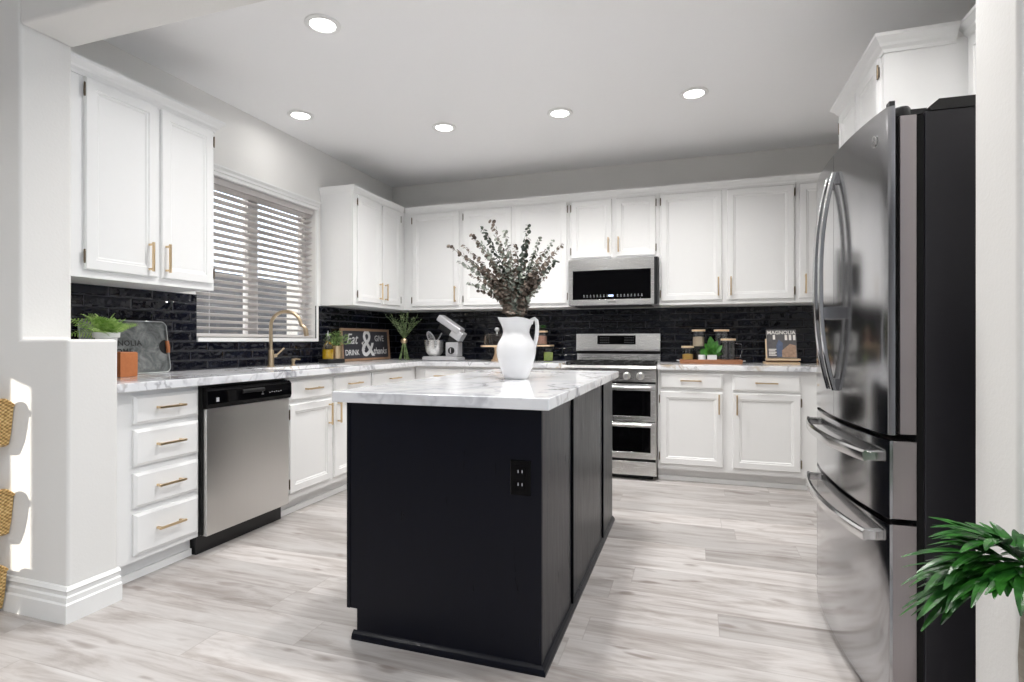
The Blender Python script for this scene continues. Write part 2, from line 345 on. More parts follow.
# dining side shell
SZ0, SZ1 = .0, 2.05
def sliver():
    ys = [RY, .68, .775, .83, 1.2, Y0]; zs = [0, .05, 1.32, 1.70, CEIL]
    return MB().cells(ys, zs, lambda i, j: (i == 1 and j == 1) or (i == 3 and j in (1, 2)), lambda u, v, w: (w, u, v), RLX - .04, RLX)
struct(sliver().build('wall_dining_left', 'wall'))
struct(MB().box(RLX - .04, RRX + .15, RY - .15, RY, 0, CEIL).build('wall_dining_rear', 'rearwall'))
struct(MB().cells([RY, -3.2, 1.3, Y0], [0, .06, 2.45, CEIL], lambda i, j: i == 1 and j == 1, lambda u, v, w: (w, u, v), RRX, RRX + .15).build('wall_dining_right', 'wall'))
BB = [(0, 0), (.022, 0), (.022, .072), (.016, .078), (.016, .098), (.010, .104), (.010, .118), (.016, .124), (.008, .136), (0, .138)]
struct(MB().sweep([(RLX, Y0), (-2.330, Y0), (-2.330, Y1)], BB).build('baseboard_near_left', 'trim'))
struct(MB().sweep([(.677, Y1), (.677, Y0), (RRX, Y0)], BB).build('baseboard_near_right', 'trim'))
# backsplash panels (tiled)
struct(MB().cells([Y1 + .001, WY0, WY1, BY - .009], [.9155, WZ0 - .005, 1.394], lambda i, j: i == 1 and j == 1, lambda u, v, w: (w, u, v), LX + .0003, LX + .009).build('trim_backsplash_left', 'tile_l'))
struct(MB().box(LX + .0003, RX - .001, BY - .009, BY - .0003, .9155, 1.394).build('trim_backsplash_back', 'tile_b'))
# window
wf = MB(); XW = LX - .12
wf.cells([WY0 + .001, WY0 + .05, 3.205, 3.255, 3.30, WY1 - .05, WY1 - .001], [WZ0 + .001, WZ0 + .05, WZ1 - .05, WZ1 - .001], lambda i, j: j == 1 and i in (1, 4), lambda u, v, w: (w, u, v), XW - .02, XW + .03)
w = struct(wf.build('window_1', 'upvc'))
MB().box(XW - .002, XW + .004, WY0 + .045, WY1 - .045, WZ0 + .045, WZ1 - .045).build('pane', 'winglass', w)
MB().sweep([(LX + .001, WY0 - .03), (LX + .001, WY1 + .035)], [(0, WZ1 + .002), (.012, WZ1 + .002), (.012, WZ1 + .024), (.02, WZ1 + .03), (.02, WZ1 + .045), (.034, WZ1 + .06), (.034, WZ1 + .07), (0, WZ1 + .07)]).build('window_head_trim', 'trim', w)
MB().box(LX + .0005, LX + .014, WY1 + .0015, WY1 + .026, WZ0, WZ1).build('window_side_trim', 'trim', w)
MB().box(LX - .085, LX + .018, WY0 + .004, WY1 + .02, WZ0 - .004, WZ0 + .022).build('window_sill', 'trim', w, bevel=.003)
bl = thing('window_blind', 'off-white slatted blind hanging in the kitchen window, slats half open', 'blind', (LX - .04, 3.26, WZ0 + .03))
MB().box(LX - .075, LX - .012, WY0 + .006, WY1 - .006, WZ1 - .045, WZ1 - .003).build('headrail', 'blind', bl, bevel=.003)
MB().box(LX - .07, LX - .016, WY0 + .010, WY1 - .010, WZ0 + .028, WZ0 + .05).build('bottom_rail', 'blind', bl, bevel=.003)
nsl = 22; sl = None
for k in range(nsl):
    z = WZ0 + .085 + k * (WZ1 - .06 - WZ0 - .085) / (nsl - 1); a = R(18)
    if sl is None:
        sl = MB().obox((LX - .043, (WY0 + WY1) / 2, z), V3((math.cos(a), 0, math.sin(a))), YA, V3((-math.sin(a), 0, math.cos(a))), .024, (WY1 - WY0) / 2 - .012, .0015).build('slat', 'blind', bl); z00 = z
    else:
        c = sl.copy(); COL.objects.link(c); c.parent = bl; c.location = (0, 0, z - z00)
for y in (WY0 + .12, 3.22, WY1 - .12):
    MB().box(LX - .0185, LX - .0175, y - .0015, y + .0015, WZ0 + .05, WZ1 - .045).build('ladder_cord', 'blind', bl)
tagw = tag(MB().box(-6.15, -6.0, 2.0, 7.0, 0, 2.02).build('garden_wall', 'fence'), 'grey-brown garden wall seen through the slats of the window blind', 'wall')
tag(MB().box(-9.5, -9.2, 1.0, 14, -.1, 2.5).build('neighbour_house_wall', 'stucco'), 'pale stucco wall farther off beyond the garden wall, behind the blind', 'wall')
struct(MB().box(-14, LX - .16, -6, 16, -.12, -.04).build('ground', 'ground'))

# ------------------------------------------------------------------ recessed lamps, and fill lamps added in the same form
def lamp(x, y, watts, label, group=None, spread=138):
    t = thing('recessed_light', label, 'ceiling light', (x, y, CEIL), group)
    MB().lathe([(.062, -.0005), (.088, -.0005), (.090, -.004), (.086, -.008), (.066, -.010), (.062, -.006)], (0, 0, 0), 32, close=False).build('trim_ring', 'trim', t, smooth=True, local=True)
    MB().lathe([(.0001, -.006), (.045, -.0065), (.063, -.004), (.063, -.001), (.0001, -.001)], (0, 0, 0), 32, close=False).build('lens', 'lens', t, smooth=True, local=True)
    d = bpy.data.lights.new('lamp_light', 'AREA'); d.shape = 'DISK'; d.size = .12; d.energy = watts; d.spread = R(spread); d.color = (1, .985, .965)
    l = bpy.data.objects.new('lamp_light', d); COL.objects.link(l); l.location = (0, 0, -.014); l.parent = t
    return t
lamp(-1.79, 2.35, LAMP_W, 'largest round recessed ceiling light, nearest the camera above the sink run')
lamp(-2.66, 3.245, LAMP_W * .10, 'round recessed ceiling light close to the wall above the window', spread=170)
lamp(-1.786, 3.77, LAMP_W, 'round recessed ceiling light left of centre toward the back cabinets')
lamp(-.898, 3.79, LAMP_W, 'round recessed ceiling light in front of the microwave cabinets')
lamp(0.0, 3.76, LAMP_W, 'rightmost round recessed ceiling light, nearest the fridge')
for x, y in ((.40, 2.08), (-.75, 2.08)): lamp(x, y, LAMP_W, 'unseen fill light added just above the picture edge, shaped like a recessed light', 'added fill lights above the frame')  # fill lights added out of frame to brighten the pantry side and fridge top
for x in (-2.4, -.6, 1.2):
    for y in (-2.0, .2): lamp(x, y, REAR_FILL_W, 'unseen fill light added on the dining side behind the camera, shaped like a recessed light', 'added fill lights behind the camera')  # unseen fill added behind the camera to light the kitchen fronts

# ------------------------------------------------------------------ cabinetry
DOORP = [(0, -.018), (0, -.005), (.005, 0), (.046, 0), (.050, -.005), (.057, -.005), (.064, -.010)]
DRAWP = [(0, -.018), (0, -.007), (.006, -.004), (.013, 0)]
def handle(parent, c, axis, N, L=.15, mat='gold'):
    c = V3(c); m = MB(); r = .0052; off = .030
    other = axis.cross(N)
    m.obox(c + N * off, axis, other, N, L / 2, r, r)
    for s in (-1, 1): m.obox(c + axis * (s * (L / 2 - .012)) + N * (off / 2 - .001), axis, other, N, r, r, off / 2 - .001)
    return m.build('handle', mat, parent, bevel=.001)
def hinge(parent, c, U, N, side):
    c = V3(c); m = MB()
    m.tube([c + N * .004 - ZA * .026, c + N * .004 + ZA * .026], .0042, 8); m.obox(c + U * (side * -.006) - N * .003, U, ZA, N, .006, .022, .0012)
    for s in (-1, 1): m.lathe([(.001, -.004), (.005, 0), (.001, .004)], c + N * .004 + ZA * (s * .029), 8)
    return m.build('hinge', 'hinge', parent)
def door(t, o, U, N, a0, a1, z0, z1, hs=None, hz=None, hinges=0, prof=DOORP, name='door', mat='cab', hl=.15):
    """o: plane point; U horizontal dir; a0..a1 along U; hs: handle position along U; hinges: -1 at a0, 1 at a1"""
    O = V3(o); m = MB(); m.slab(O + U * a0 + ZA * z0, U, ZA, N, a1 - a0, z1 - z0, prof)
    d = m.build(name, mat, t, bevel=0)
    if hs is not None: handle(d, O + U * hs + ZA * hz, ZA, N, hl)
    elif name == 'drawer': handle(d, O + U * ((a0 + a1) / 2) + ZA * ((z0 + z1) / 2 + .004), U, N, min(.155, (a1 - a0) * .42))
    if hinges:
        a = a0 - .004 if hinges < 0 else a1 + .004
        for z in (z0 + .06, z1 - .06): hinge(d, O + U * a + ZA * z - N * .006, U, N, hinges)
    return d
LU, LN = YA, XA         # left run: along +y, facing +x
BU, BN = XA, -YA        # back run: along +x, facing -y
# --- left base run
FX = -2.408             # carcass/face frame front plane ; door fronts at -2.39
def left_base(name, label, y0, y1, ybox=None):
    t = thing(name, label, 'cabinet', (-2.7, (y0 + y1) / 2, 0))
    m = MB(); m.box(LX + .001, FX, y0 + .0008, y1 - .0008, .10, .8745); m.build('carcass', 'cab', t, bevel=.0008)
    m = MB(); m.box(LX + .02, -2.462, y0 + .001, y1 - .001, 0, .0995); m.box(-2.462, -2.450, y0 + .001, y1 - .001, 0, .035); m.build('toe_kick', 'cab', t)
    return t
OL = (-2.390, 0, 0)
t = left_base('drawer_cabinet', 'white base cabinet with four drawers beside the half wall', 1.7015, 2.166)
for z0, z1 in ((.722, .850), (.532, .697), (.343, .500), (.128, .316)): door(t, OL, LU, LN, 1.817, 2.156, z0, z1, prof=DRAWP, name='drawer')
t = left_base('sink_cabinet', 'white base cabinet under the sink, right of the dishwasher', 2.80, 3.735)
door(t, OL, LU, LN, 2.822, 3.238, .722, .850, prof=DRAWP, name='drawer'); door(t, OL, LU, LN, 3.272, 3.722, .722, .850, prof=DRAWP, name='drawer')
door(t, OL, LU, LN, 2.822, 3.238, .145, .700, hs=3.205, hz=.60, hinges=-1); door(t, OL, LU, LN, 3.272, 3.722, .145, .700, hs=3.305, hz=.60, hinges=1)
t = left_base('corner_base_cabinet', 'white corner base cabinet left of the mixer, partly hidden by the island', 3.735, BY - .002)
door(t, OL, LU, LN, 3.752, 4.385, .722, .850, prof=DRAWP, name='drawer'); door(t, OL, LU, LN, 3.752, 4.385, .145, .700, hs=3.79, hz=.6, hinges=1)
# --- back base run
BFY = 4.473; OB = (0, 4.455, 0)
def back_base(name, label, x0, x1):
    t = thing(name, label, 'cabinet', ((x0 + x1) / 2, 4.8, 0))
    MB().box(x0 + .0008, x1 - .0008, BFY, BY - .001, .10, .8745).build('carcass', 'cab', t, bevel=.0008)
    m = MB(); m.box(x0 + .001, x1 - .001, 4.545, BY - .02, 0, .0995); m.box(x0 + .001, x1 - .001, 4.533, 4.545, 0, .035); m.build('toe_kick', 'cab', t)
    return t
t = back_base('base_cabinet', 'white base cabinet on the back wall under the mixer, left of the range', -2.405, -1.036)
for a, b in ((-2.31, -1.93), (-1.90, -1.50), (-1.47, -1.07)):
    door(t, OB, BU, BN, a, b, .722, .850, prof=DRAWP, name='drawer')
    door(t, OB, BU, BN, a, b, .145, .700, hs=b - .035, hz=.6, hinges=-1)
t = back_base('base_cabinet', 'white two-door two-drawer base cabinet right of the range', -.272, RX - .002)
door(t, OB, BU, BN, -.253, .208, .731, .850, prof=DRAWP, name='drawer'); door(t, OB, BU, BN, .277, .738, .722, .845, prof=DRAWP, name='drawer')
door(t, OB, BU, BN, -.253, .208, .140, .707, hs=.180, hz=.62, hinges=-1); door(t, OB, BU, BN, .277, .738, .140, .707, hs=.306, hz=.62, hinges=1)
# --- upper cabinets
CROWN = [(0, 2.322), (.006, 2.322), (.008, 2.335), (.020, 2.346), (.024, 2.356), (.040, 2.374), (.044, 2.378), (.044, 2.392), (0, 2.392)]
UX = -2.678; OLU = (-2.66, 0, 0); UY = 4.753; OBU = (0, 4.735, 0)
t = thing('wall_cabinet', 'white two-door wall cabinet left of the window above the fern', 'cabinet', (-2.84, 2.1, 1.395))
MB().box(LX + .001, UX, Y1 + .002, 2.516, 1.395, 2.33).build('carcass', 'cab', t, bevel=.0008)
door(t, OLU, LU, LN, 1.789, 2.148, 1.432, 2.322, hs=2.10, hz=1.532, hinges=-1); door(t, OLU, LU, LN, 2.172, 2.500, 1.432, 2.322, hs=2.195, hz=1.536, hinges=1)
MB().sweep([(UX, Y1 + .002), (UX, 2.516), (LX + .001, 2.516)], CROWN).build('crown_molding', 'cab', t)
SM = [(o * .45, z) for o, z in CROWN]
t = thing('wall_cabinet', 'white two-door wall cabinet right of the window, ending in the corner', 'cabinet', (-2.84, 4.5, 1.395))
MB().box(LX + .001, UX, 3.908, 4.7515, 1.40, 2.345).build('carcass', 'cab', t, bevel=.0008)
MB().box(LX + .001, UX, 4.7515, BY - .001, 1.40, 2.345).build('corner_filler', 'cab', t)
door(t, OLU, LU, LN, 3.955, 4.312, 1.432, 2.322, hs=4.285, hz=1.54, hinges=-1); door(t, OLU, LU, LN, 4.346, 4.66, 1.432, 2.322, hs=4.375, hz=1.54, hinges=1)
MB().sweep([(LX + .001, 3.908), (UX, 3.908), (UX, UY - .03)], SM).build('crown_molding', 'cab', t)
def back_upper(label, x0, x1, z0=1.40, name='wall_cabinet', crown0=None, crown1=None):
    t = thing(name, label, 'cabinet', ((x0 + x1) / 2, 4.9, z0))
    MB().box(x0 + .0008, x1 - .0008, UY, BY - .001, z0, 2.345).build('carcass', 'cab', t, bevel=.0008)
    MB().sweep([(x0 + .0005 if crown0 is None else crown0, UY), (x1 - .0005, UY)], SM).build('crown_molding', 'cab', t)
    return t
t = back_upper('white single-door wall cabinet in the left corner of the back wall above the mixer', -2.677, -2.07, crown0=-2.655)
door(t, OBU, BU, BN, -2.583, -2.092, 1.432, 2.318, hs=-2.125, hz=1.54, hinges=-1)
t = back_upper('white two-door wall cabinet behind the eucalyptus, left of the microwave', -2.07, -1.040)
door(t, OBU, BU, BN, -2.047, -1.576, 1.432, 2.318, hs=-1.605, hz=1.54, hinges=-1); door(t, OBU, BU, BN, -1.538, -1.060, 1.432, 2.318, hs=-1.51, hz=1.54, hinges=1)
t = back_upper('short white two-door wall cabinet directly above the microwave', -1.040, -.276, z0=1.803)
door(t, OBU, BU, BN, -1.022, -.668, 1.822, 2.318, hs=-.695, hz=1.92, hinges=-1, hl=.13); door(t, OBU, BU, BN, -.634, -.305, 1.822, 2.318, hs=-.61, hz=1.92, hinges=1, hl=.13)
t = back_upper('white two-door wall cabinet above the wooden tray and magazine', -.276, .750)
door(t, OBU, BU, BN, -.262, .214, 1.432, 2.318, hs=.186, hz=1.54, hinges=-1); door(t, OBU, BU, BN, .252, .738, 1.432, 2.318, hs=.28, hz=1.54, hinges=1)
t = back_upper('white wall cabinet at the right end of the back wall, cut off by the fridge', .750, RX - .002)
door(t, OBU, BU, BN, .775, 1.30, 1.432, 2.318, hs=.815, hz=1.54, hinges=1)
# --- pantry and over-fridge cabinet
PN = -XA
t = thing('pantry_cabinet', 'tall white cabinet behind the fridge, its top doors and crown showing above it', 'cabinet', (1.0, 3.08, 0))
MB().box(.767, RX - .001, 2.716, 3.43, .10, 2.345).build('carcass', 'cab', t, bevel=.0008); MB().box(.82, RX - .001, 2.718, 3.428, 0, .0995).build('toe_kick', 'cab', t)
OP = (.749, 0, 0)
for a, b, hs, hg in ((2.75, 3.07, 3.045, -1), (3.095, 3.405, 3.12, 1)):
    door(t, OP, YA, PN, a, b, 1.55, 2.318, hs=hs, hz=1.66, hinges=hg); door(t, OP, YA, PN, a, b, .14, 1.52, hs=hs, hz=.95, hinges=hg)
MB().sweep([(RX - .02, 3.43), (.767, 3.43), (.767, 2.716), (1.02, 2.716)], [(o, z) for o, z in CROWN]).build('crown_molding', 'cab', t)
t = thing('wall_cabinet', 'white wall cabinet above the fridge, against the near right wall', 'cabinet', (1.2, 2.2, 1.86))
MB().box(1.068, RX - .001, Y1 + .002, 2.714, 1.86, 2.345).build('carcass', 'cab', t, bevel=.0008)
for a, b, hs in ((1.72, 2.22, 2.19), (2.24, 2.69, 2.27)): door(t, (1.050, 0, 0), YA, PN, a, b, 1.88, 2.318, hs=hs, hz=1.97, hinges=0, hl=.12)
MB().sweep([(1.068, 2.714), (1.068, Y1 + .002)], CROWN).build('crown_molding', 'cab', t)

# ------------------------------------------------------------------ countertops
SX0, SX1, SY0, SY1 = -2.79, -2.46, 2.93, 3.62
xs = [LX + .001, SX0, SX1, -2.355, -1.036]; ys = [Y1 + .001, SY0, SY1, 4.435, BY - .010]
c = MB().cells(xs, ys, lambda i, j: (i == 3 and j < 3) or (i == 1 and j == 1), lambda u, v, w: (u, v, w), .875, .915).build('countertop', 'marble', bevel=.003)
tag(c, 'long white marble countertop running under the window and around the left corner', 'countertop')
c = MB().box(-.273, RX - .001, 4.435, BY - .010, .875, .915).build('countertop', 'marble', bevel=.003); tag(c, 'short white marble countertop right of the range', 'countertop')
sk = thing('kitchen_sink', 'sunken steel sink in the marble below the window', 'sink', ((SX0 + SX1) / 2, (SY0 + SY1) / 2, .70))
m = MB(); m.slab(V3((SX0 - .012, SY0 - .012, 0)), XA, YA, ZA, SX1 - SX0 + .024, SY1 - SY0 + .024, [(0, .868), (0, .8742), (.013, .8742), (.015, .74), (.03, .735), (.031, .725), (.004, .73), (.003, .868)])
m.build('basin', 'sinkm', sk); MB().lathe([(.0001, .7362), (.03, .7362), (.035, .739), (.04, .7362)], ((SX0 + SX1) / 2, (SY0 + SY1) / 2, 0), 20, close=False).build('drain', 'chrome', sk)

# ------------------------------------------------------------------ kitchen island
IX0, IX1, IY0, IY1 = -1.227, -.478, 1.757, 3.40
t = thing('kitchen_island', 'dark navy panelled kitchen island standing in the middle of the floor', 'kitchen island', ((IX0 + IX1) / 2, (IY0 + IY1) / 2, 0))
MB().prism([(IX0 + .004, .112), (-1.182, .112), (-1.182, 0), (IX1 - .003, 0), (IX1 - .003, .8745), (IX0 + .004, .8745)], lambda u, v, w: (u, w, v), IY0 + .004, IY1).build('carcass', 'navy', t)
MB().prism([(IX0, .108), (-1.186, .108), (-1.186, 0), (IX1, 0), (IX1, .8745), (IX0, .8745)], lambda u, v, w: (u, w, v), IY0 - .002, IY0 + .0035).build('end_panel', 'navy', t)
MB().box(IX0 - .001, IX0 + .012, IY0 - .005, IY0 - .002, .108, .8745).build('corner_trim', 'navy', t); MB().box(IX1 - .022, IX1 + .001, IY0 - .005, IY0 - .002, .03, .8745).build('corner_trim', 'navy', t)
for a, b in ((IY0 + .004, 2.213), (2.231, 3.003), (3.021, IY1)): MB().box(IX1 - .0028, IX1 + .0012, a, b, .02, .8745).build('side_panel', 'navy', t)
for y in (2.222, 3.012): MB().box(IX1 - .0028, IX1 + .008, y - .0088, y + .0088, .02, .8745).build('batten', 'navyb', t)
MB().sweep([(-1.200, IY0 - .002), (IX1 + .001, IY0 - .002), (IX1 + .001, IY1)], [(0, 0), (.016, 0), (.016, .010), (.011, .020), (.004, .027), (0, .030)]).build('base_molding', 'navy', t)
for a, b in ((1.79, 2.30), (2.33, 2.84), (2.87, 3.38)):
    O = V3((IX0 + .003, 0, 0)); m = MB(); m.slab(O - XA * .018 + YA * a + ZA * .14, YA, ZA, -XA, b - a, .70, [(0, -.0175), (0, -.004), (.005, 0), (.046, 0), (.052, -.005), (.06, -.008)])
    d = m.build('door', 'navy', t); handle(d, O - XA * .018 + YA * (b - .03) + ZA * .7, ZA, -XA)
o = MB().slab(V3((-.586, IY0 - .002, .585)), XA, ZA, -YA, .072, .117, [(0, 0), (0, .003), (.003, .005), (.018, .005), (.019, .007), (.021, .007)]).build('outlet', 'bglass', t); o['label'] = 'black double power outlet'
m = MB()
for z in (.622, .665):
    for x in (-.557, -.543): m.box(x - .0014, x + .0014, IY0 - .0095, IY0 - .0091, z - .005, z + .005)
m.build('socket_slot', 'led', o)
c = MB().box(-1.268, -.442, 1.715, 3.435, .875, .915).build('countertop', 'marble', bevel=.004, seg=3); tag(c, 'thick white marble slab with grey veins on top of the navy island', 'countertop')

# ------------------------------------------------------------------ dishwasher
t = thing('dishwasher', 'stainless dishwasher with black control strip between the drawers and the sink cabinet', 'dishwasher', (-2.66, 2.476, 0))
DY0, DY1 = 2.168, 2.790
MB().box(-2.97, -2.41, DY0, DY1, .10, .872).build('body', 'black', t)
MB().box(-2.90, -2.43, DY0 + .005, DY1 - .005, .0, .0995).build('kick_plate', 'black', t)
MB().box(-2.4095, -2.362, DY0 + .008, DY1 - .012, .100, .752).build('door', 'steel', t, bevel=.004, seg=3)
MB().box(-2.4095, -2.385, DY0 + .002, DY1 - .002, .105, .86).build('door_liner', 'gap', t)
cp = MB().prism([(-2.3845, .7525), (-2.358, .7525), (-2.350, .775), (-2.352, .842), (-2.368, .858), (-2.3845, .858)], lambda u, v, w: (u, w, v), DY0 + .004, DY1 - .004).build('control_panel', 'bglass', t)
m = MB(); m.box(-2.3505, -2.3495, 2.225, 2.243, .785, .806); m.build('energy_label', 'led', cp)
m = MB()
for i in range(6): m.box(-2.3505, -2.3495, 2.60 + i * .018, 2.608 + i * .018, .799 + (i % 2) * .003, .803 + (i % 2) * .003)
m.box(-2.3505, -2.3495, 2.540, 2.556, .795, .798); m.box(-2.3505, -2.3495, 2.545, 2.551, .806, .809); m.build('button_mark', 'led', cp)
MB().prism([(-2.3515, .812), (-2.343, .816), (-2.343, .828), (-2.3515, .834)], lambda u, v, w: (u, w, v), 2.40, 2.56).build('latch_handle', 'black', cp)

# ------------------------------------------------------------------ range
t = thing('gas_range', 'stainless double-oven gas range between the base cabinets on the back wall', 'range', (-.654, 4.75, 0))
A0, A1 = -1.030, -.279
MB().box(A0, A1, 4.462, 5.055, .03, .893).build('body', 'steel', t, bevel=.001); MB().box(A0 + .03, A1 - .03, 4.50, 5.03, 0, .0295).build('plinth', 'black', t)
ck = MB().prism([(4.402, .872), (4.400, .884), (4.406, .905), (5.055, .905), (5.055, .8935), (4.461, .8935), (4.461, .872)], lambda u, v, w: (w, u, v), A0 - .001, A1 + .001).build('cooktop', 'steelh', t)
MB().box(A0 + .02, A1 - .02, 4.455, 4.955, .9052, .909).build('cooktop_well', 'bglass', ck)
for gx0, gx1 in ((A0 + .025, -.785), (-.780, -.530), (-.525, A1 - .025)):
    m = MB(); h0, h1 = .918, .930
    for y in (4.47, 4.703, 4.935): m.box(gx0, gx1, y - .006, y + .006, h0, h1)
    for x in (gx0 + .006, (gx0 + gx1) / 2, gx1 - .006): m.box(x - .006, x + .006, 4.465, 4.94, h0 + .0002, h1 - .0002)
    for x in (gx0 + .006, gx1 - .006):
        for y in (4.47, 4.935): m.box(x - .006, x + .006, y - .006, y + .006, .909, h0)
    m.build('grate', 'rubber', ck)
for x, y, r in ((-.905, 4.59, .045), (-.905, 4.82, .038), (-.655, 4.70, .055), (-.405, 4.59, .045), (-.405, 4.82, .038)):
    MB().lathe([(.001, .909), (r, .909), (r, .913), (r * .75, .917), (.001, .917)], (x, y, 0), 20, close=False).build('burner', 'rubber', ck, smooth=True)
bgd = MB().prism([(4.985, .905), (4.985, .985), (5.055, .985), (5.055, .905)], lambda u, v, w: (w, u, v), A0 + .012, A1 - .002).build('backguard', 'steelh', t)
MB().box(A0 + .012, A1 - .002, 5.0, 5.055, .985, 1.03).build('vent_gap', 'gap', bgd)
hp = MB().prism([(4.955, 1.012), (4.955, 1.030), (4.968, 1.165), (5.055, 1.165), (5.055, 1.0305), (4.975, 1.012)], lambda u, v, w: (w, u, v), A0 + .008, A1 - .001).build('control_hood', 'steelh', bgd)
d = MB().prism([(4.9575, 1.072), (4.9505, 1.072), (4.9585, 1.150), (4.966, 1.150)], lambda u, v, w: (w, u, v), -.828, -.490).build('touch_display', 'bglass', t)
MB().prism([(4.9553, 1.108), (4.9543, 1.108), (4.9557, 1.122), (4.9567, 1.122)], lambda u, v, w: (w, u, v), -.672, -.622).build('clock_digits', 'lcd', d)
m = MB()
for i in range(5):
    for j in range(3):
        for s in (-.80, -.585): m.box(s + i * .018, s + i * .018 + .006, 4.9508 + j * .0022, 4.9518 + j * .0022, 1.085 + j * .021, 1.089 + j * .021)
m.build('button_mark', 'led', d)
pn = MB().prism([(4.415, .778), (4.407, .868), (4.461, .8705), (4.461, .778)], lambda u, v, w: (w, u, v), A0 + .001, A1 - .001).build('control_panel', 'steelh', t)
for x in (-.925, -.820, -.655, -.505, -.400):
    k = MB(); rs = []
    for r, q in ((.030, 0), (.030, .006), (.024, .010), (.022, .032), (.019, .036)): rs.append([V3((x + r * math.cos(2 * math.pi * i / 20), 4.412 - q, .824 + r * math.sin(2 * math.pi * i / 20))) for i in range(20)])
    k.rings(rs); kb = k.build('knob', 'steel', pn, smooth=True); MB().box(x - .004, x + .004, 4.368, 4.3755, .803, .845).build('knob_grip', 'silver', kb, bevel=.001)
def oven_door(z0, z1, wz0, wz1, hz):
    d = MB().cells([A0 + .004, A0 + .047, -.322, A1 - .004], [z0, wz0, wz1, z1], lambda i, j: i == 1 and j == 1, lambda u, v, w: (u, w, v), 4.420, 4.461).build('oven_door', 'steelh', t, bevel=.0015)
    MB().box(A0 + .047, -.322, 4.4225, 4.455, wz0, wz1).build('oven_window', 'bglass', d)
    h = MB(); h.prism([(4.372, hz - .010), (4.369, hz), (4.374, hz + .011), (4.388, hz + .011), (4.388, hz - .010)], lambda u, v, w: (w, u, v), A0 + .03, A1 - .035)
    for x in (A0 + .06, A1 - .065): h.box(x - .012, x + .012, 4.386, 4.4205, hz - .008, hz + .008)
    h.build('handle', 'bright', d, bevel=.0015); return d
oven_door(.466, .762, .507, .708, .738); oven_door(.172, .458, .222, .420, .444)
MB().box(A0 + .004, A1 - .004, 4.422, 4.461, .042, .150).build('drawer', 'steelh', t, bevel=.002)
MB().box(A0 + .006, A1 - .006, 4.44, 4.461, .031, .777).build('door_gap', 'gap', t)

# ------------------------------------------------------------------ microwave
t = thing('microwave', 'stainless over-the-range microwave with black glass door above the range', 'microwave', (-.655, 4.87, 1.402))
B0, B1 = -1.030, -.283
MB().box(B0 + .003, B1 - .001, 4.705, BY - .011, 1.402, 1.80).build('body', 'silver', t); MB().box(B1 - .0275, B1, 4.668, 4.704, 1.404, 1.797).build('side_vent', 'black', t, bevel=.003)
d = MB().cells([B0, -.992, -.338, B1 - .028], [1.405, 1.452, 1.700, 1.797], lambda i, j: i == 1 and j == 1, lambda u, v, w: (u, w, v), 4.662, 4.704).build('door', 'steelh', t, bevel=.002)
gl = MB().box(-.992, -.338, 4.664, 4.70, 1.452, 1.700).build('door_glass', 'bglass', d)
m = MB()
for i in range(18):
    if 8 <= i <= 9: continue
    x = -.90 + i * .0285
    m.box(x, x + .011, 4.6628, 4.6638, 1.474, 1.478); m.box(x + .002, x + .008, 4.6628, 4.6638, 1.485, 1.492)
m.build('button_mark', 'led', gl); MB().box(-.685, -.645, 4.6628, 4.6638, 1.476, 1.490).build('clock_digits', 'lcd', gl)
m = MB()
for i in range(7): m.box(-.690 + i * .0095, -.684 + i * .0095, 4.6608, 4.6618, 1.426, 1.432)
m.build('badge', 'ink', d)
MB().box(B0 + .05, B1 - .05, 4.70, 4.95, 1.395, 1.4015).build('grease_filter', 'black', t)

# ------------------------------------------------------------------ refrigerator
FWD = .85
t = thing('refrigerator', 'large french-door refrigerator in dark stainless steel at the right', 'refrigerator', (.530, 1.842, 0), rot=R(1.6))
def bul(y): s = y / FWD; return .036 * (1 - abs(2 * s - 1) ** 2.2)
def arc_pts(y0, y1, back, edge=.010, n=16, off=0):
    pts = [(back, y0)]
    for i in range(n + 1):
        y = y0 + (y1 - y0) * i / n; x = -bul(y) - off
        if y0 < .01 and i == 0: x = edge - off
        if y1 > FWD - .01 and i == n: x = edge - off
        pts.append((x, y))
        if y0 < .01 and i == 0: pts.append((-off + .001, y0 + .006))
    pts.append((back, y1)); return pts
def fr(pts, z0, z1, name, mat, par, bevel=0): return MB().prism(pts, lambda u, v, w: (u, v, w), z0, z1).build(name, mat, par, local=True, smooth=True)
MB().box(.092, .78, .004, FWD - .004, .03, 1.752).build('case', 'fside', t, local=True, bevel=.003)
MB().prism([(.105, 1.7525), (.105, 1.766), (.125, 1.783), (.78, 1.783), (.78, 1.7525)], lambda u, v, w: (u, w, v), .002, FWD - .002).build('case_top', 'black', t, local=True)
MB().box(.0885, .72, .02, FWD - .02, .0, .0295).build('plinth', 'black', t, local=True)
MB().box(.072, .0918, .010, FWD - .010, .035, 1.745).build('gasket', 'gap', t, local=True)
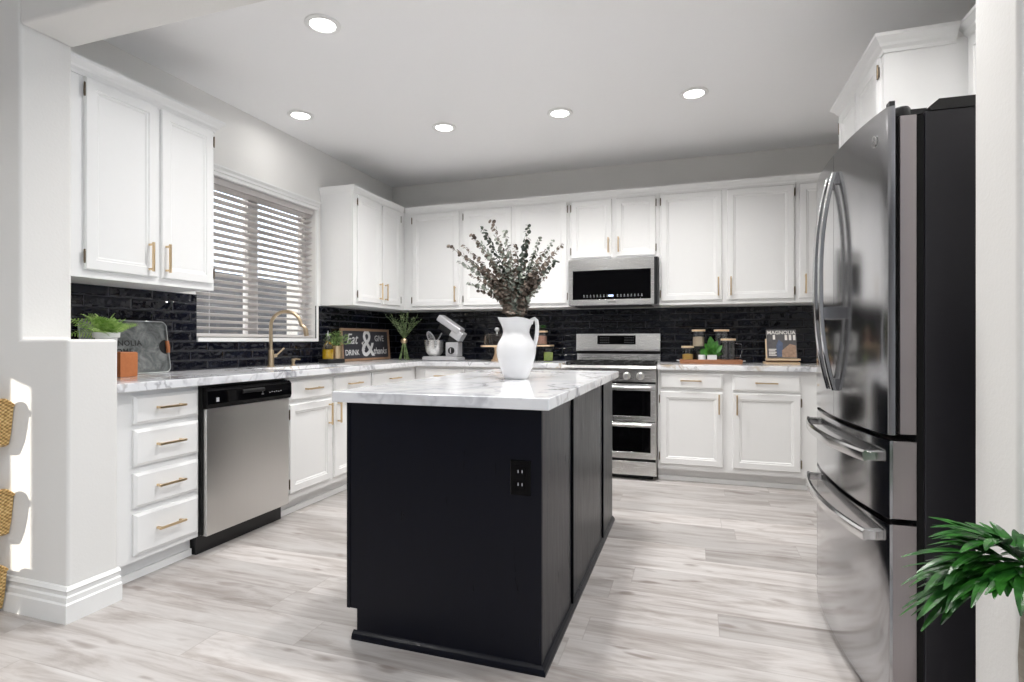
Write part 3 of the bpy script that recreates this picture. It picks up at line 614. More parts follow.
for nm, y0, y1 in (('near', 0, .4235), ('far', .4265, FWD)):
    d = fr(arc_pts(y0, y1, .018), .829, 1.776, 'door', 'fsteel', t)
    MB().box(.018, .030, y0 + .012 if y0 == 0 else y0, y1 - (.012 if y1 == FWD else 0), .835, 1.75).build('door_core', 'gap', d, local=True)
    MB().box(.030, .0715, y0 + .001, y1 - .001, .832, 1.745).build('door_side', 'fedge', d, local=True, bevel=.002)
    MB().box(.004, .018, y0 + .002, y0 + .028, 1.776, 1.790).build('door_cap', 'black', d, local=True) if y0 == 0 else None
    yc = .4235 - .036 if y0 == 0 else .4265 + .036
    pts = []; n = 18
    for i in range(n + 1):
        s = i / n; z = .925 + s * (1.70 - .925); pts.append((-bul(yc) - .008 - .044 * (1 - abs(2 * s - 1) ** 2.4), yc, z))
    h = MB(); ax = YA
    rs = []
    for i, p in enumerate(pts):
        p = V3(p); tt = (V3(pts[min(i + 1, n)]) - V3(pts[max(i - 1, 0)])).normalized(); q = tt.cross(ax).normalized()
        rs.append([p + ax * (a * .011) + q * (b * .008) for a, b in ((-1, -.6), (-.6, -1), (.6, -1), (1, -.6), (1, .6), (.6, 1), (-.6, 1), (-1, .6))])
    h.rings(rs); hd = h.build('handle', 'bright', d, local=True, smooth=True)
    for z in (.945, 1.20, 1.68): MB().box(-bul(yc) - (.010 if z != 1.20 else .046), -bul(yc) + .002, yc - .009, yc + .009, z - .022, z + .022).build('handle_bracket', 'fsteel', d, local=True, bevel=.002)
    if y0 == 0:
        m = MB(); c = V3((-bul(.075) - .0008, .075, 1.700)); rr = []
        m.tube([c + V3((0, .016 * math.cos(2 * math.pi * i / 20), .016 * math.sin(2 * math.pi * i / 20))) for i in range(21)], .0016, 6)
        m.tube([c + V3((0, .009 * math.cos(i * .7) * (1 - i / 14), .009 * math.sin(i * .7) * (1 - i / 14))) for i in range(12)], .0013, 6)
        m.build('round_emblem', 'chrome', d, local=True, smooth=True)
for z0, z1, hz in ((.589, .812, .757), (.03, .572, .520)):
    d = fr(arc_pts(0, FWD, .012, edge=.004), z0, z1, 'drawer', 'fsteel', t)
    MB().box(.0122, .0715, .001, FWD - .001, z0, z1).build('drawer_side', 'fedge', d, local=True, bevel=.0015)
    rs = []; n = 22
    for i in range(n + 1):
        y = .052 + (FWD - .075) * i / n; s = 2 * i / n - 1; x = -bul(y) - .034 - .014 * (1 - s * s)
        rs.append([V3((x + a, y, hz + b)) for a, b in ((-.006, -.012), (-.007, .010), (-.002, .0165), (.006, .0165), (.007, .012), (.006, -.012), (.002, -.0165), (-.003, -.0165))])
    hd = MB().rings(rs).build('handle', 'bright', d, local=True, smooth=True)
    for y in (.068, FWD - .040): MB().box(-bul(y) - .030, -bul(y) + .004, y - .014, y + .014, hz - .014, hz + .014).build('handle_bracket', 'bright', d, local=True, bevel=.002)
for y in (.035, FWD - .035):
    m = MB(); m.lathe([(.001, 1.7455), (.022, 1.7455), (.022, 1.772), (.018, 1.778), (.001, 1.778)], (.045, y, 0), 20, close=False); m.box(.055, .104, y - .012, y + .012, 1.7530, 1.768); m.build('hinge_cover', 'black', t, local=True, smooth=True)

# ------------------------------------------------------------------ faucet and soap pump
t = thing('faucet', 'tall gold gooseneck faucet standing behind the sink under the window', 'faucet', (-2.875, 3.195, .915))
MB().lathe([(.001, 0), (.027, 0), (.027, .006), (.021, .010), (.020, .115), (.0165, .122), (.001, .122)], (0, 0, 0), 24, close=False).build('base', 'brass', t, smooth=True, local=True)
dr = V3((.91, .41, 0)); pts = [V3((0, 0, .12)), V3((0, 0, .20)), V3((0, 0, .292))]
for i in range(1, 15): a = math.pi * i / 14 * .97; pts.append(V3((0, 0, .292)) + dr * (.105 * (1 - math.cos(a))) + ZA * (.105 * math.sin(a)))
for q in (.02, .04): pts.append(pts[-1] + V3((dr.x * .02, dr.y * .02, -.9 * .02)).normalized() * .02)
MB().tube(pts, .0125, 14).build('spout', 'brass', t, smooth=True, local=True)
e = pts[-1]; MB().tube([e + ZA * .002, e - ZA * .02 + dr * .003, e - ZA * .055 + dr * .009], [.0155, .0175, .0165], 16).build('spray_head', 'brass', t, smooth=True, local=True)
MB().tube([(.004, .018, .078), (.006, .044, .080)], .013, 14).build('valve', 'brass', t, smooth=True, local=True)
MB().tube([(.006, .042, .080), (.012, .070, .100), (.020, .108, .132)], [.006, .0055, .0065], 10).build('lever', 'brass', t, smooth=True, local=True)
t = thing('soap_dispenser', 'small gold soap pump beside the gooseneck faucet', 'soap dispenser', (-2.875, 3.425, .915))
MB().lathe([(.001, 0), (.020, 0), (.020, .005), (.011, .010), (.011, .030), (.016, .034), (.016, .046), (.009, .052), (.001, .052)], (0, 0, 0), 20, close=False).build('pump', 'brass', t, smooth=True, local=True)
MB().tube([(0, 0, .045), (.02, .008, .050), (.048, .020, .046)], [.007, .006, .005], 10).build('nozzle', 'brass', t, smooth=True, local=True)

# ------------------------------------------------------------------ left counter: fern, canister, galvanised tray
t = thing('potted_fern', 'green fern in a white pot just behind the half wall at the left', 'potted plant', (-2.685, 1.90, .9155))
MB().lathe([(.001, 0), (.030, 0), (.044, .20), (.054, .202), (.055, .225), (.050, .226), (.050, .200), (.001, .200)], (0, 0, 0), 28, close=False).build('pot', 'pot', t, smooth=True, local=True)
m = MB(); rnd = random.Random(3)
for i in range(34):
    a = rnd.uniform(0, 2 * math.pi); L = rnd.uniform(.12, .20); el = rnd.uniform(.45, 1.5); d = V3((math.cos(a) * math.cos(el), math.sin(a) * math.cos(el), math.sin(el))); p0 = V3((rnd.uniform(-.02, .02), rnd.uniform(-.02, .02), .20))
    prev = None; pts = []
    for k in range(13):
        s = k / 12; pts.append(p0 + d * (L * s) + V3((0, 0, -.05 * s * s * L / .15)) + V3((math.cos(a), math.sin(a), 0)) * (.02 * s * s))
    pts = [V3((max(p.x, -.27), max(p.y, -.185), p.z)) for p in pts]
    m.tube(pts, [.0012] * 13, 4)
    roll = rnd.uniform(-.7, .7)
    for k in range(2, 13):
        tt = (pts[k] - pts[k - 1]).normalized(); sd_ = tt.cross(ZA).normalized(); sd_ = Matrix.Rotation(roll, 3, tt) @ sd_; w = .036 * math.sin(math.pi * (k / 13) ** .7) + .008
        for sg in (-1, 1): m.leaf(pts[k], (sd_ * sg + tt * .45).normalized(), sd_.cross(tt), w, .0036, .1, 2, .004)
m.build('foliage', 'fern', t, local=True)
t = tag(MB().slab(V3((-2.855, 2.027, .9155)), XA, YA, ZA, .09, .09, [(0, 0), (-.001, .06), (-.001, .122), (.004, .128), (.008, .128), (.012, .122)]).build('square_canister', 'copper', bevel=.001), 'copper-coloured square canister in front of the grey metal tray', 'canister')
# tray: leaning, rounded rectangle with a slot and a copper grip
t = thing('serving_tray', 'grey galvanised metal tray leaning on the black tiles behind the fern', 'tray', (-2.955, 2.205, .916))
TN = V3((math.cos(R(8)), 0, math.sin(R(8)))); TV = V3((-math.sin(R(8)), 0, math.cos(R(8))))
def rrect(w, h, r, n=5):
    P = []
    for cx, cy, a0 in ((w / 2 - r, r, -90), (w / 2 - r, h - r, 0), (-w / 2 + r, h - r, 90), (-w / 2 + r, r, 180)):
        for i in range(n + 1): a = R(a0 + 90 * i / n); P.append((cx + r * math.cos(a), cy + r * math.sin(a)))
    return P
def tr(u, v, w): return V3((.01, 0, 0)) + YA * u + TV * v + TN * w
rs = [[tr(u, v, q) for u, v in rrect(W_, H_, r_)] for W_, H_, r_, q in ((.486, .292, .03, 0), (.492, .298, .033, .014), (.486, .292, .03, .014), (.474, .280, .028, .004))]
rs = [[p + TV * (.149 - .149 * 1) for p in r_] for r_ in rs]
rs = [[tr(u, v + dv, q) for u, v in rrect(W_, H_, r_)] for W_, H_, r_, q, dv in ((.486, .292, .03, 0, .003), (.492, .298, .033, .014, 0), (.487, .293, .03, .0145, .0025), (.474, .280, .028, .004, .009))]
MB().rings(rs).build('tray_body', 'galv', t, local=True, smooth=True)
for sgn in (1, -1):
    m = MB(); P = [(sgn * (.236 + .042 * math.cos(a)), .150 + .042 * math.sin(a)) for a in [math.pi / 2 + math.pi * i / 12 for i in range(13)]]; m.prism([(u, v) for u, v in P], tr, .0045, .0055); m.build('hand_slot', 'gap', t, local=True)
    MB().tube([tr(sgn * .243, .115, .010), tr(sgn * .2445, .150, .012), tr(sgn * .243, .185, .010)], [.010, .011, .010], 12).build('grip', 'copper', t, local=True, smooth=True)
m = MB(); P = rrect(.490, .296, .032, 6); pts = [tr(u, v + .001, .0145) for u, v in P]; m.tube(pts + pts[:1], .0022, 6); m.build('rim', 'galvrim', t, local=True, smooth=True)
tp = V3(t.location)
add_text('MAGNOLIA', .042, t, tp + tr(-.030, .172, .0049), YA, TV, 'ink', extrude=.0004, bold=.0006, spacing=1.12)
add_text('HOME', .042, t, tp + tr(-.030, .126, .0049), YA, TV, 'ink', extrude=.0004, bold=.0006, spacing=1.12)

# ------------------------------------------------------------------ corner group: riser, oil bottle, herb pot, sign, greenery
t = tag(MB().prism(rrect(.23, .11, .02), lambda u, v, w: (-2.93 + v, 3.895 + u, w), .9155, .950).build('display_riser', 'black', bevel=.002), 'low black riser under the oil bottle and gold pot', 'riser')
t = thing('oil_bottle', 'glass bottle of yellow olive oil on the black riser', 'bottle', (-2.860, 3.822, .9505))
MB().lathe([(.001, 0), (.040, 0), (.043, .006), (.043, .095), (.036, .118), (.016, .140), (.011, .155), (.011, .185), (.014, .188), (.014, .194), (.001, .194)], (0, 0, 0), 24, close=False).build('bottle_body', 'glass', t, smooth=True, local=True)
MB().lathe([(.001, .004), (.038, .004), (.0405, .010), (.0405, .082), (.001, .082)], (0, 0, 0), 24, close=False).build('oil', 'oil', t, smooth=True, local=True)
MB().tube([(0, 0, .1945), (0, 0, .212), (.006, -.006, .232)], [.008, .005, .003], 10).build('pourer', 'chrome', t, smooth=True, local=True)
t = thing('potted_herb', 'bushy green plant in a gold pot between the oil bottle and the sign', 'potted plant', (-2.868, 3.945, .9505))
MB().lathe([(.001, 0), (.044, 0), (.048, .004), (.048, .108), (.045, .110), (.043, .095), (.001, .095)], (0, 0, 0), 28, close=False).build('pot', 'gold', t, smooth=True, local=True)
m = MB(); rnd = random.Random(5)
for i in range(230):
    a = rnd.uniform(0, 2 * math.pi); el = rnd.uniform(-.1, 1.5); rr = rnd.uniform(.035, .095); p = V3((math.cos(a) * math.cos(el) * rr, math.sin(a) * math.cos(el) * rr * 1.15, .125 + math.sin(el) * rr * 1.15))
    m.leaf(p, V3((math.cos(a), math.sin(a), rnd.uniform(-.2, .8))), V3((rnd.uniform(-.5, .5), rnd.uniform(-.5, .5), 1)), rnd.uniform(.022, .036), rnd.uniform(.007, .011), .2, 3)
for i in range(12): a = i * .52; m.tube([(0, 0, .09), (.02 * math.cos(a), .02 * math.sin(a), .13), (.05 * math.cos(a), .05 * math.sin(a), .17)], .0015, 4)
m.build('foliage', 'herb', t, local=True)
# sign
t = thing('wooden_framed_sign', 'dark sign with white lettering in a wooden frame, leaning by the corner', 'sign', (-2.972, 4.535, .9165))
SN = V3((math.cos(R(4)), 0, math.sin(R(4)))); SV = V3((-math.sin(R(4)), 0, math.cos(R(4))))
SW, SH = .80, .298
def sg(u, v, w): return V3((.014, 0, 0)) + YA * u + SV * v + SN * w
MB().cells([-SW / 2, -SW / 2 + .022, SW / 2 - .022, SW / 2], [0, .022, SH - .022, SH], lambda i, j: i == 1 and j == 1, sg, 0, .020).build('frame', 'framewood', t, local=True, bevel=.001)
MB().prism([(-SW / 2 + .0225, .0225), (SW / 2 - .0225, .0225), (SW / 2 - .0225, SH - .0225), (-SW / 2 + .0225, SH - .0225)], sg, .003, .010).build('board', 'slate', t, local=True)
tp = V3(t.location)
add_text('Eat', .135, t, tp + sg(-.235, .198, .0105), YA, SV, 'chalk', extrude=.0005, shear=.35, bold=.0008)
add_text('DRINK', .072, t, tp + sg(-.235, .075, .0105), YA, SV, 'chalk', extrude=.0005, bold=.0004)
add_text('&', .36, t, tp + sg(.02, .150, .0105), YA, SV, 'chalk', extrude=.0005, bold=.0015)
add_text('GIVE', .080, t, tp + sg(.225, .205, .0105), YA, SV, 'chalk', extrude=.0005, bold=.0004)
add_text('thanks', .092, t, tp + sg(.225, .085, .0105), YA, SV, 'chalk', extrude=.0005, shear=.35, bold=.0006)
m = MB()
for i in range(9):
    s = i / 8; p = sg(-.075 + .03 * math.sin(s * 3), .07 + .09 * s, .0112); m.leaf(p, YA * (-1 if i % 2 else 1) + SV * .8, SN, .030, .008, 0, 3)
m.build('painted_leaves', 'chalk', t, local=True)
# tied greenery
t = thing('greenery_bunch', 'tied bunch of green sprigs with a gold band standing left of the mixer', 'greenery', (-2.672, 4.74, .9155))
m = MB(); rnd = random.Random(11); st = []
for i in range(22):
    a = rnd.uniform(0, 2 * math.pi); b = V3((math.cos(a), math.sin(a), 0)); st.append(b)
    m.tube([b * rnd.uniform(.035, .055) + ZA * .003, b * .03 + ZA * .08, b * .010 + ZA * .17], .0032, 5)
m.build('stems', 'sprig', t, local=True)
MB().lathe([(.001, .163), (.024, .163), (.030, .172), (.033, .185), (.030, .198), (.024, .207), (.001, .207)], (0, 0, 0), 20, close=False).build('gold_band', 'gold', t, smooth=True, local=True)
m = MB()
for i in range(22):
    a = 2 * math.pi * i / 22; lean = rnd.uniform(.15, .95); L = rnd.uniform(.15, .29); d = (RT * math.cos(a) + FW * math.sin(a) * .6) * lean + ZA; d.normalize(); pts = [V3((0, 0, .20)) + d * (L * k / 9) + V3((math.cos(a), math.sin(a), 0)) * (.05 * (k / 9) ** 2 * (1 if i % 2 else -.4)) for k in range(10)]
    pts = [V3((p.x, min(p.y, .30), p.z)) for p in pts]
    m.tube(pts, .0016, 4)
    for k in range(2, 10):
        for q in range(2): m.leaf(pts[k], V3((rnd.uniform(-1, 1), rnd.uniform(-1, 1), rnd.uniform(.2, 1.2))), V3((rnd.uniform(-1, 1), rnd.uniform(-1, 1), 1)), rnd.uniform(.018, .034), .0048, .1, 2)
m.build('foliage', 'sprig', t, local=True)

# ------------------------------------------------------------------ stand mixer (head tilted up)
t = thing('stand_mixer', 'silver stand mixer with its head tilted up, in the left back corner', 'stand mixer', (-2.26, 4.76, .9155))
def mx(x, z, y=0): return V3((x, y, z))
MB().prism([(-.185, .004), (-.185, .030), (-.17, .040), (.155, .040), (.185, .028), (.185, .004)], lambda u, v, w: (u, w, v), -.085, .085).build('foot', 'silver', t, local=True, bevel=.006)
MB().box(.045, .170, -.058, .058, .0405, .172).build('motor_column', 'silver', t, local=True, bevel=.008)
rs = [[V3((.108 + r * math.cos(2 * math.pi * i / 20), -.0585 - q, .095 + r * math.sin(2 * math.pi * i / 20))) for i in range(20)] for r, q in ((.032, 0), (.032, .010), (.026, .012), (.024, .022))]
k = MB().rings(rs).build('speed_dial', 'black', t, local=True, smooth=True); MB().obox(V3((.108, -.0825, .095)), XA, YA, ZA, .004, .002, .02).build('dial_mark', 'silver', k, local=True)
MB().prism([(.06, .1725), (.15, .1725), (.20, .250), (.13, .300), (.085, .26)], lambda u, v, w: (u, w, v), -.045, .045).build('neck', 'black', t, local=True, bevel=.004)
hx = V3((-.84, 0, .54)).normalized(); hz = V3((.54, 0, .84)).normalized()
MB().obox(V3((.075, 0, .338)), hx, YA, hz, .132, .060, .032).build('tilt_head', 'silver', t, local=True, bevel=.012, seg=3)
MB().obox(V3((.150, 0, .245)), hx, YA, hz, .058, .052, .044).build('head_block', 'silver', t, local=True, bevel=.006)
MB().obox(V3((.05, 0, .285)), hx, YA, hz, .09, .045, .030).build('head_underside', 'black', t, local=True, bevel=.006)
c = V3((.065, 0, .345)); me = text_mesh('mixer', .001)
bowl = [(.001, 0), (.045, 0), (.052, .004), (.078, .035), (.092, .075), (.096, .115), (.098, .150), (.101, .152), (.099, .154), (.093, .150), (.090, .112), (.084, .075), (.068, .035), (.040, .012), (.001, .010)]
b = MB().lathe([(r, z + .0405) for r, z in bowl], (-.095, 0, 0), 32, close=False).build('bowl', 'steelh', t, smooth=True, local=True)
m = MB()
for q in range(5):
    a = math.pi * q / 5; d = V3((math.cos(a), math.sin(a), 0)); o0 = V3((-.105, 0, .15)); pts = []
    for i in range(17): s = 2 * math.pi * i / 16; pts.append(o0 + d * (.034 * math.sin(s)) + V3((-.03, 0, .07)) * (1 - math.cos(s)) * .9)
    m.tube(pts, .0016, 5)
m.tube([(-.105, 0, .155), (-.055, 0, .20), (-.02, 0, .26)], .006, 8); m.build('whisk', 'black' if 0 else 'silver', t, smooth=True, local=True)
bpy.data.meshes.remove(me)

# ------------------------------------------------------------------ cake stand, tiered jars
t = thing('cake_stand', 'light wooden cake stand with glass dome, half hidden left of the white pitcher', 'cake stand', (-1.735, 4.80, .9155))
MB().lathe([(.001, 0), (.055, 0), (.055, .008), (.040, .018), (.024, .07), (.022, .115), (.034, .128), (.150, .130), (.152, .137), (.150, .145), (.001, .145)], (0, 0, 0), 32, close=False).build('stand', 'oak', t, smooth=True, local=True)
d = MB().lathe([(.118, .1455), (.120, .1455), (.120, .235), (.112, .250), (.02, .254), (.001, .254), (.001, .251), (.108, .246), (.117, .233)], (0, 0, 0), 32, close=False).build('glass_dome', 'glass', t, smooth=True, local=True)
MB().lathe([(.001, .2545), (.010, .2545), (.007, .268), (.020, .282), (.022, .295), (.015, .308), (.001, .311)], (0, 0, 0), 20, close=False).build('knob', 'silver', d, smooth=True, local=True)
t = thing('tiered_shelf', 'small wooden shelf riser on the counter right of the white pitcher', 'shelf', (-1.405, 4.88, .9155))
MB().box(-.175, .175, -.08, .08, .135, .150).build('board', 'oak', t, local=True, bevel=.001)
for x in (-.16, .01): MB().box(x, x + .012, -.07, .07, 0, .1348).build('leg', 'black', t, local=True)
def jar(name, label, cat, loc, r, h, fill, fh, lid='oak', group=None, lidh=.016):
    t = thing(name, label, cat, loc, group)
    MB().lathe([(.001, 0), (r - .003, 0), (r, .003), (r, h - .002), (r - .003, h), (r - .004, h - .001), (r - .003, .005), (.001, .004)], (0, 0, 0), 24, close=False).build('jar_body', 'glass', t, smooth=True, local=True)
    if fill: MB().lathe([(.001, .0045), (r - .0045, .006), (r - .0045, fh), (r * .5, fh + .004), (.001, fh + .006)], (0, 0, 0), 24, close=False).build('contents', fill, t, smooth=True, local=True)
    MB().lathe([(.001, h + .0005), (r + .003, h + .0005), (r + .004, h + .003), (r + .004, h + lidh - .002), (r + .002, h + lidh), (.001, h + lidh)], (0, 0, 0), 24, close=False).build('lid', lid, t, smooth=True, local=True)
    return t
jar('storage_jar', 'glass jar of pink salt with wooden lid, on the tiered shelf beside the pitcher handle', 'jar', (-1.325, 4.87, 1.066), .052, .112, 'pink', .078)
jar('storage_jar', 'glass jar of green peas with dark lid, under the tiered shelf', 'jar', (-1.262, 4.87, .9155), .046, .112, 'peas', .080, lid='black')
t = thing('small_plant', 'little green plant atop the pink salt jar behind the pitcher handle', 'plant', (-1.315, 4.87, 1.196))
MB().lathe([(.001, 0), (.018, 0), (.022, .022), (.001, .022)], (0, 0, 0), 16, close=False).build('pot', 'black', t, smooth=True, local=True)
m = MB(); rnd = random.Random(8)
for i in range(26): a = i * 2.4; m.leaf(V3((0, 0, .02)), V3((math.cos(a), math.sin(a), rnd.uniform(.3, 1.8))), ZA, rnd.uniform(.035, .06), .010, .2, 3, .01)
m.build('foliage', 'bigleaf', t, local=True)

# ------------------------------------------------------------------ white pitcher and eucalyptus
PC = V3((-.823, 2.553, .9155))
t = thing('ceramic_pitcher', 'large white ceramic pitcher standing on the island marble', 'pitcher', PC)
prof = [(0, .054), (.006, .058), (.03, .068), (.07, .083), (.11, .093), (.142, .097), (.17, .091), (.192, .079), (.210, .069), (.226, .064), (.244, .066), (.262, .072), (.280, .080), (.290, .084)]
n = 48; sp = -RT * .97 - FW * .15
def lip(z, r, a, inner=0):
    d = RT * math.cos(a) + FW * math.sin(a); f = max(0, (z - .20) / .102); c = d.dot(sp)
    rr = (r - inner) * (1 + .13 * f * f * max(0, c) ** 6); zz = z - inner * .2 + f * f * (.012 * math.cos(2 * a) * 0 + .014 * max(0, c) ** 4 + .014 * (1 - abs(math.cos(a))) * .9 - .014 * max(0, -c) ** 2)
    return V3((0, 0, zz)) + d * rr
rs = [[lip(z, r, 2 * math.pi * i / n) for i in range(n)] for z, r in prof] + [[lip(z, r, 2 * math.pi * i / n, .006) for i in range(n)] for z, r in prof[::-1][:-1]]
MB().rings(rs).build('body', 'ceramic', t, smooth=True, local=True)
hp_ = [(.070, .268), (.076, .287), (.088, .293), (.098, .283), (.102, .258), (.101, .225), (.097, .195), (.091, .172), (.084, .155)]
MB().tube([RT * a - FW * .01 + ZA * z for a, z in hp_], [.011, .0105, .010, .010, .010, .010, .010, .011, .013], 12).build('handle', 'ceramic', t, smooth=True, local=True)
tips = [(450, 247), (458, 262), (472, 236), (482, 228), (492, 222), (497, 240), (488, 255), (505, 232), (515, 246), (528, 226), (528, 240), (540, 238), (545, 250), (553, 241), (562, 245), (556, 262), (470, 275), (478, 285), (545, 278), (535, 265), (520, 262), (508, 265), (500, 275), (466, 258), (548, 262), (490, 285), (515, 285), (532, 290), (484, 268), (524, 272), (463, 246), (480, 243), (508, 250), (536, 252), (550, 255), (473, 265), (495, 268), (540, 288), (480, 295), (505, 295), (527, 282), (468, 284)]
rnd = random.Random(21); pal = ['euca', 'eucg', 'euca', 'eucd', 'euca', 'eucg']
Z0 = 2.555 * math.cos(YAW) + .818 * math.sin(YAW)
for i, (u, v) in enumerate(tips):
    dd = rnd.uniform(-.11, .11); depth = Z0 + dd; tip = FW * depth + RT * ((u - 512) / 550 * depth) + ZA * (HC + (341 - v) / 550 * depth)
    tip.z = max(tip.z, 1.34)
    base = PC + V3((rnd.uniform(-.02, .02), rnd.uniform(-.02, .02), .16)); mouth = PC + ZA * .31 + RT * ((u - 512) / 60 * .045) + FW * (dd * .35)
    mouth_d = (mouth - PC - ZA * .31); mouth = PC + ZA * .31 + mouth_d * min(1, .055 / max(mouth_d.length, 1e-5))
    pts = []; c1 = mouth + ZA * (tip - mouth).length * .35
    for k in range(5): pts.append(base.lerp(mouth, k / 5))
    for k in range(20): s = k / 19; pts.append(mouth * (1 - s) ** 2 + c1 * (2 * s * (1 - s)) + tip * s * s)
    mat = pal[i % 6]; t = thing('eucalyptus_stem', 'dried eucalyptus stem with small round leaves, one of the bunch in the white pitcher', 'eucalyptus stem', base, 'eucalyptus stems in the white pitcher')
    m = MB(); m.tube([p - base for p in pts], [.0022 - .0014 * q / len(pts) for q in range(len(pts))], 5); m.build('twig', 'twig', t, local=True)
    m = MB(); L = (tip - mouth).length; big = .0150 if mat != 'eucd' else .0165
    steps = int(L / .0112)
    for q in range(steps + 1):
        s = q / max(steps, 1); p = mouth * (1 - s) ** 2 + c1 * (2 * s * (1 - s)) + tip * s * s - base; ang = q * 1.9; r = big * (1.05 - .38 * s) * rnd.uniform(.75, 1.15)
        if q < 1: continue
        for sgn in (1, -1):
            o_ = V3((math.cos(ang), math.sin(ang), .25 * sgn)) * sgn; m.disc_leaf(p + o_ * r * .95, V3((rnd.uniform(-.6, .6) - o_.y * .3, rnd.uniform(-.6, .6) + o_.x * .3, 1 if rnd.random() < .5 else .1)) + o_ * .5, r)
    m.build('leaves', mat, t, local=True)

# ------------------------------------------------------------------ right counter: tray group and magazine
t = thing('wooden_tray', 'reddish wooden tray with metal handles on the marble right of the range', 'tray', (.128, 4.80, .9155))
MB().slab(V3((-.235, -.10, 0)), XA, YA, ZA, .47, .20, [(0, 0), (-.006, .030), (0, .034), (.010, .034), (.014, .012)]).build('tray_body', 'traywood', t, local=True, bevel=.001)
for s in (-1, 1): MB().tube([(s * .2375, -.04, .020), (s * .262, -.035, .024), (s * .262, .035, .024), (s * .2375, .04, .020)], .0045, 8).build('handle', 'silver', t, local=True, smooth=True)
TZ = .9155 + .0128
jar('storage_jar', 'glass jar of dark coffee beans under the oat jar on the wooden tray', 'jar', (.036, 4.842, TZ), .050, .110, 'beans', .085, lid='black', lidh=.012)
jar('storage_jar', 'glass jar of pale oats with wooden lid, stacked highest on the tray', 'jar', (.036, 4.842, TZ + .1225), .050, .128, 'flour', .082)
jar('storage_jar', 'short glass jar of yellow pasta at the left end of the tray', 'jar', (-.050, 4.775, TZ), .046, .115, 'pasta', .062)
jar('storage_jar', 'tall empty glass jar with wooden lid at the back of the tray', 'jar', (.215, 4.85, TZ), .056, .250, None, 0)
t = jar('glass_pitcher', 'lidded glass jug with a side handle at the right end of the tray', 'jug', (.262, 4.76, TZ), .054, .175, None, 0)
MB().tube([(.054, 0, .150), (.095, 0, .146), (.100, 0, .090), (.092, 0, .040), (.054, 0, .035)], .006, 10).build('handle', 'glass', t, smooth=True, local=True)
t = thing('potted_plant', 'broad-leaved green plant in a small white cube pot on the tray', 'potted plant', (.138, 4.745, TZ))
MB().slab(V3((-.036, -.036, 0)), XA, YA, ZA, .072, .072, [(.003, 0), (0, .005), (0, .058), (.004, .060), (.007, .054)]).build('pot', 'ceramic', t, local=True)
m = MB()
for d, L, W in (((-.9, -.2, .55), .11, .030), ((.75, -.15, .9), .12, .030), ((-.1, -.3, 1.2), .17, .032), ((.45, .2, 1.4), .135, .028), ((-.75, .2, .25), .10, .026), ((.9, .1, .35), .085, .024), ((-.3, -.5, .5), .09, .028), ((.2, -.6, .55), .09, .027), ((-.55, 0, 1.1), .12, .026)):
    m.leaf(V3((0, 0, .055)), V3(d), V3((-d[0] * .4, -1.2, .5)), L, W, .18, 6, .012)
m.build('foliage', 'bigleaf', t, local=True)
t = thing('small_candle', 'little cream candle pot beside the cube planter on the tray', 'candle', (.062, 4.735, TZ))
MB().lathe([(.001, 0), (.026, 0), (.030, .004), (.030, .058), (.027, .060), (.025, .052), (.001, .052)], (0, 0, 0), 20, close=False).build('cup', 'ceramic', t, smooth=True, local=True); MB().tube([(0, 0, .052), (0, 0, .060)], .0012, 6).build('wick', 'ink', t, local=True)
t = thing('book_stand', 'light wooden book stand holding the magazine at the right end of the counter', 'book stand', (.662, 4.86, .9155), rot=R(3))
KN = V3((0, -math.cos(R(14)), math.sin(R(14)))); KV = V3((0, math.sin(R(14)), math.cos(R(14))))
MB().box(-.122, .122, -.085, .08, 0, .018).build('base', 'oak', t, local=True, bevel=.002)
MB().box(-.122, .122, -.098, -.030, .030, .046).build('ledge', 'oak', t, local=True, bevel=.002); MB().box(-.118, .118, -.045, -.031, .0185, .0295).build('ledge_support', 'walnut', t, local=True)
MB().obox(V3((-.004, -.025, .046)) + KV * .080 - KN * .0, XA, KV, KN, .112, .080, .006).build('back_rest', 'oak', t, local=True, bevel=.002)
t = thing('magazine', 'dark-covered magazine with white title standing on the wooden book stand', 'magazine', (.662, 4.86, .9155), rot=R(3))
O = V3((0, -.036, .0475)); BW, BH = .215, .232
MB().obox(O + KV * (BH / 2) + KN * .004, XA, KV, KN, BW / 2, BH / 2 - .002, .0065).build('pages', 'paper', t, local=True)
cv = MB().obox(O + KV * (BH / 2) + KN * .0115, XA, KV, KN, BW / 2 + .001, BH / 2, .0008).build('cover', 'cover', t, local=True)
def onc(x, y, q=.0127): return O + XA * x + KV * y + KN * q
m = MB(); m.prism([(.0, .005), (.104, .005), (.104, .10), (.06, .115), (.0, .06)], lambda u, v, w: onc(u, v, w), .0124, .0128); m.build('cover_photo_table', 'covertan', cv, local=True)
m = MB(); m.prism([(-.035, .01), (.0, .01), (.01, .12), (-.02, .15), (-.04, .10)], lambda u, v, w: onc(u, v, w), .0124, .0127); m.build('cover_photo_figure', 'coverblue', cv, local=True)
m = MB()
for x in (.025, .055, .085): m.prism([(x, .145), (x + .018, .145), (x + .018, .188), (x, .188)], lambda u, v, w: onc(u, v, w), .0124, .0128)
m.prism([(-.062, .150), (-.045, .150), (-.045, .188), (-.062, .188)], lambda u, v, w: onc(u, v, w), .0124, .0128)
for j in range(5):
    m.prism([(-.096, .018 + j * .012), (-.040 - (j % 2) * .008, .018 + j * .012), (-.040 - (j % 2) * .008, .025 + j * .012), (-.096, .025 + j * .012)], lambda u, v, w: onc(u, v, w), .0124, .0128)
m.build('cover_photo_windows', 'paper', cv, local=True)
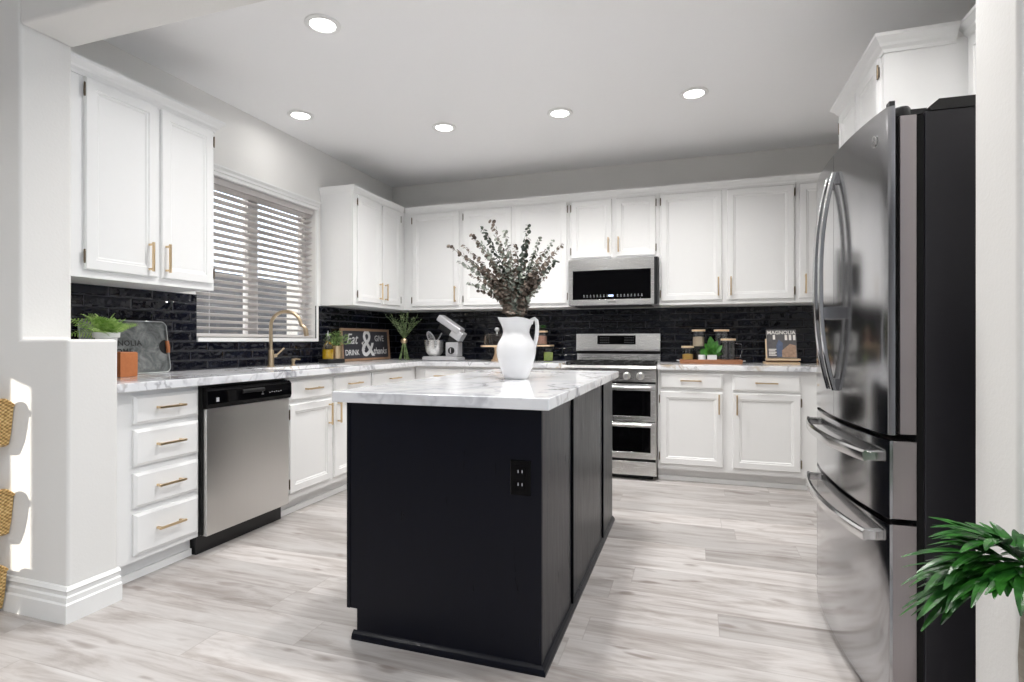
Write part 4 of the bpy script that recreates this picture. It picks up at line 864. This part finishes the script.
me = text_mesh('MAGNOLIA', .040, bold=.0006); T = Matrix(((1, KV.x, KN.x, 0), (0, KV.y, KN.y, 0), (0, KV.z, KN.z, 0), (0, 0, 0, 1))); me.transform(T); p = onc(0, .206, .0127); me.transform(Matrix.Translation(p)); me.materials.clear(); me.materials.append(M['paper'])
o = bpy.data.objects.new('title', me); COL.objects.link(o); o.parent = cv

# ------------------------------------------------------------------ gold rattan wall baskets
base = None
for z, lb in ((.665, 'gold woven wall basket at the left picture edge, topmost of three'), (.300, 'gold woven wall basket at the left picture edge, middle of three'), (-.0, 'gold woven basket at the left picture edge, lowest and touching the floor')):
    t = thing('wall_basket', lb, 'basket', (-2.825, Y0 - (.003 if z > .1 else .026), z + (.002 if z < .1 else 0)), 'gold baskets down the left wall')
    rs = []; n = 40
    for q, (zz, rx, ry) in enumerate(((0, .13, .07), (.01, .150, .088), (.06, .165, .100), (.12, .174, .108), (.165, .180, .114), (.168, .176, .110), (.12, .166, .100), (.02, .145, .080))):
        ring = []
        for i in range(n):
            a = math.pi * i / (n - 1) + math.pi; top = 1 if q in (4, 5) else 0
            ring.append(V3((rx * math.cos(a) * (1 + .02 * math.sin(a * 14) * (q > 1)), ry * math.sin(a), zz + top * .028 * abs(math.sin(a * 5)))))
        rs.append(ring)
    MB().rings(rs).build('woven_body', 'rattan', t, local=True, smooth=True)
    MB().tube([r + ZA * .003 for r in rs[4]], .0075, 8).build('rim', 'rattan', t, local=True, smooth=True)

# ------------------------------------------------------------------ potted palm at the right edge
PP = FW * 1.06 + RT * 1.012
t = thing('potted_palm', 'green palm with glossy leaves at the right picture edge beside the fridge', 'potted plant', (PP.x, PP.y, 0))
MB().lathe([(.001, .0), (.085, .0), (.090, .01), (.115, .24), (.120, .245), (.120, .255), (.108, .255), (.104, .22), (.001, .22)], (0, 0, 0), 32, close=False).build('pot', 'ceramic', t, smooth=True, local=True)
MB().lathe([(.001, .2205), (.102, .2205), (.08, .226), (.001, .228)], (0, 0, 0), 24, close=False).build('soil', 'soil', t, local=True)
m = MB(); m.tube([(0, 0, .2), (.004, 0, .32), (0, .003, .48), (0, 0, .65)], [.030, .026, .027, .020], 14); m.build('trunk', 'husk', t, smooth=True, local=True)
m = MB(); rnd = random.Random(4)
for az, L, el in ((178, .17, .10), (186, .15, .55), (168, .16, .85), (196, .15, -.12), (205, .14, .9), (158, .15, .35), (222, .12, .25), (240, .11, .8), (140, .12, .6), (270, .10, .7), (300, .10, .4), (335, .12, .7), (10, .12, .4), (194, .13, -.12), (60, .12, .7), (110, .12, .9), (183, .16, .32)):
    a = R(az); h = RT * math.cos(a) - FW * math.sin(a) * .8; d = (h * math.cos(el) + ZA * math.sin(el)); pts = []
    for k in range(9): s = k / 8; pts.append(V3((0, 0, .635)) + d * (L * .82 * s) + ZA * (.06 * s - .07 * s * s) + h * .02 * s)
    m.tube(pts, [.0028 - .0016 * k / 8 for k in range(9)], 5)
    for k in range(3, 9):
        tt = (pts[k] - pts[k - 1]).normalized(); sd_ = tt.cross(ZA).normalized()
        for sg_ in (-1, 1):
            w = .55 if k < 8 else .22
            m.leaf(pts[k] + V3((0, 0, rnd.uniform(-.004, .004))), (sd_ * sg_ * w + tt + ZA * rnd.uniform(-.12, .12)).normalized(), ZA + h * rnd.uniform(-.3, .3), rnd.uniform(.078, .112), rnd.uniform(.0075, .0105), .22, 6, .024)
m.build('foliage', 'palm', t, local=True)
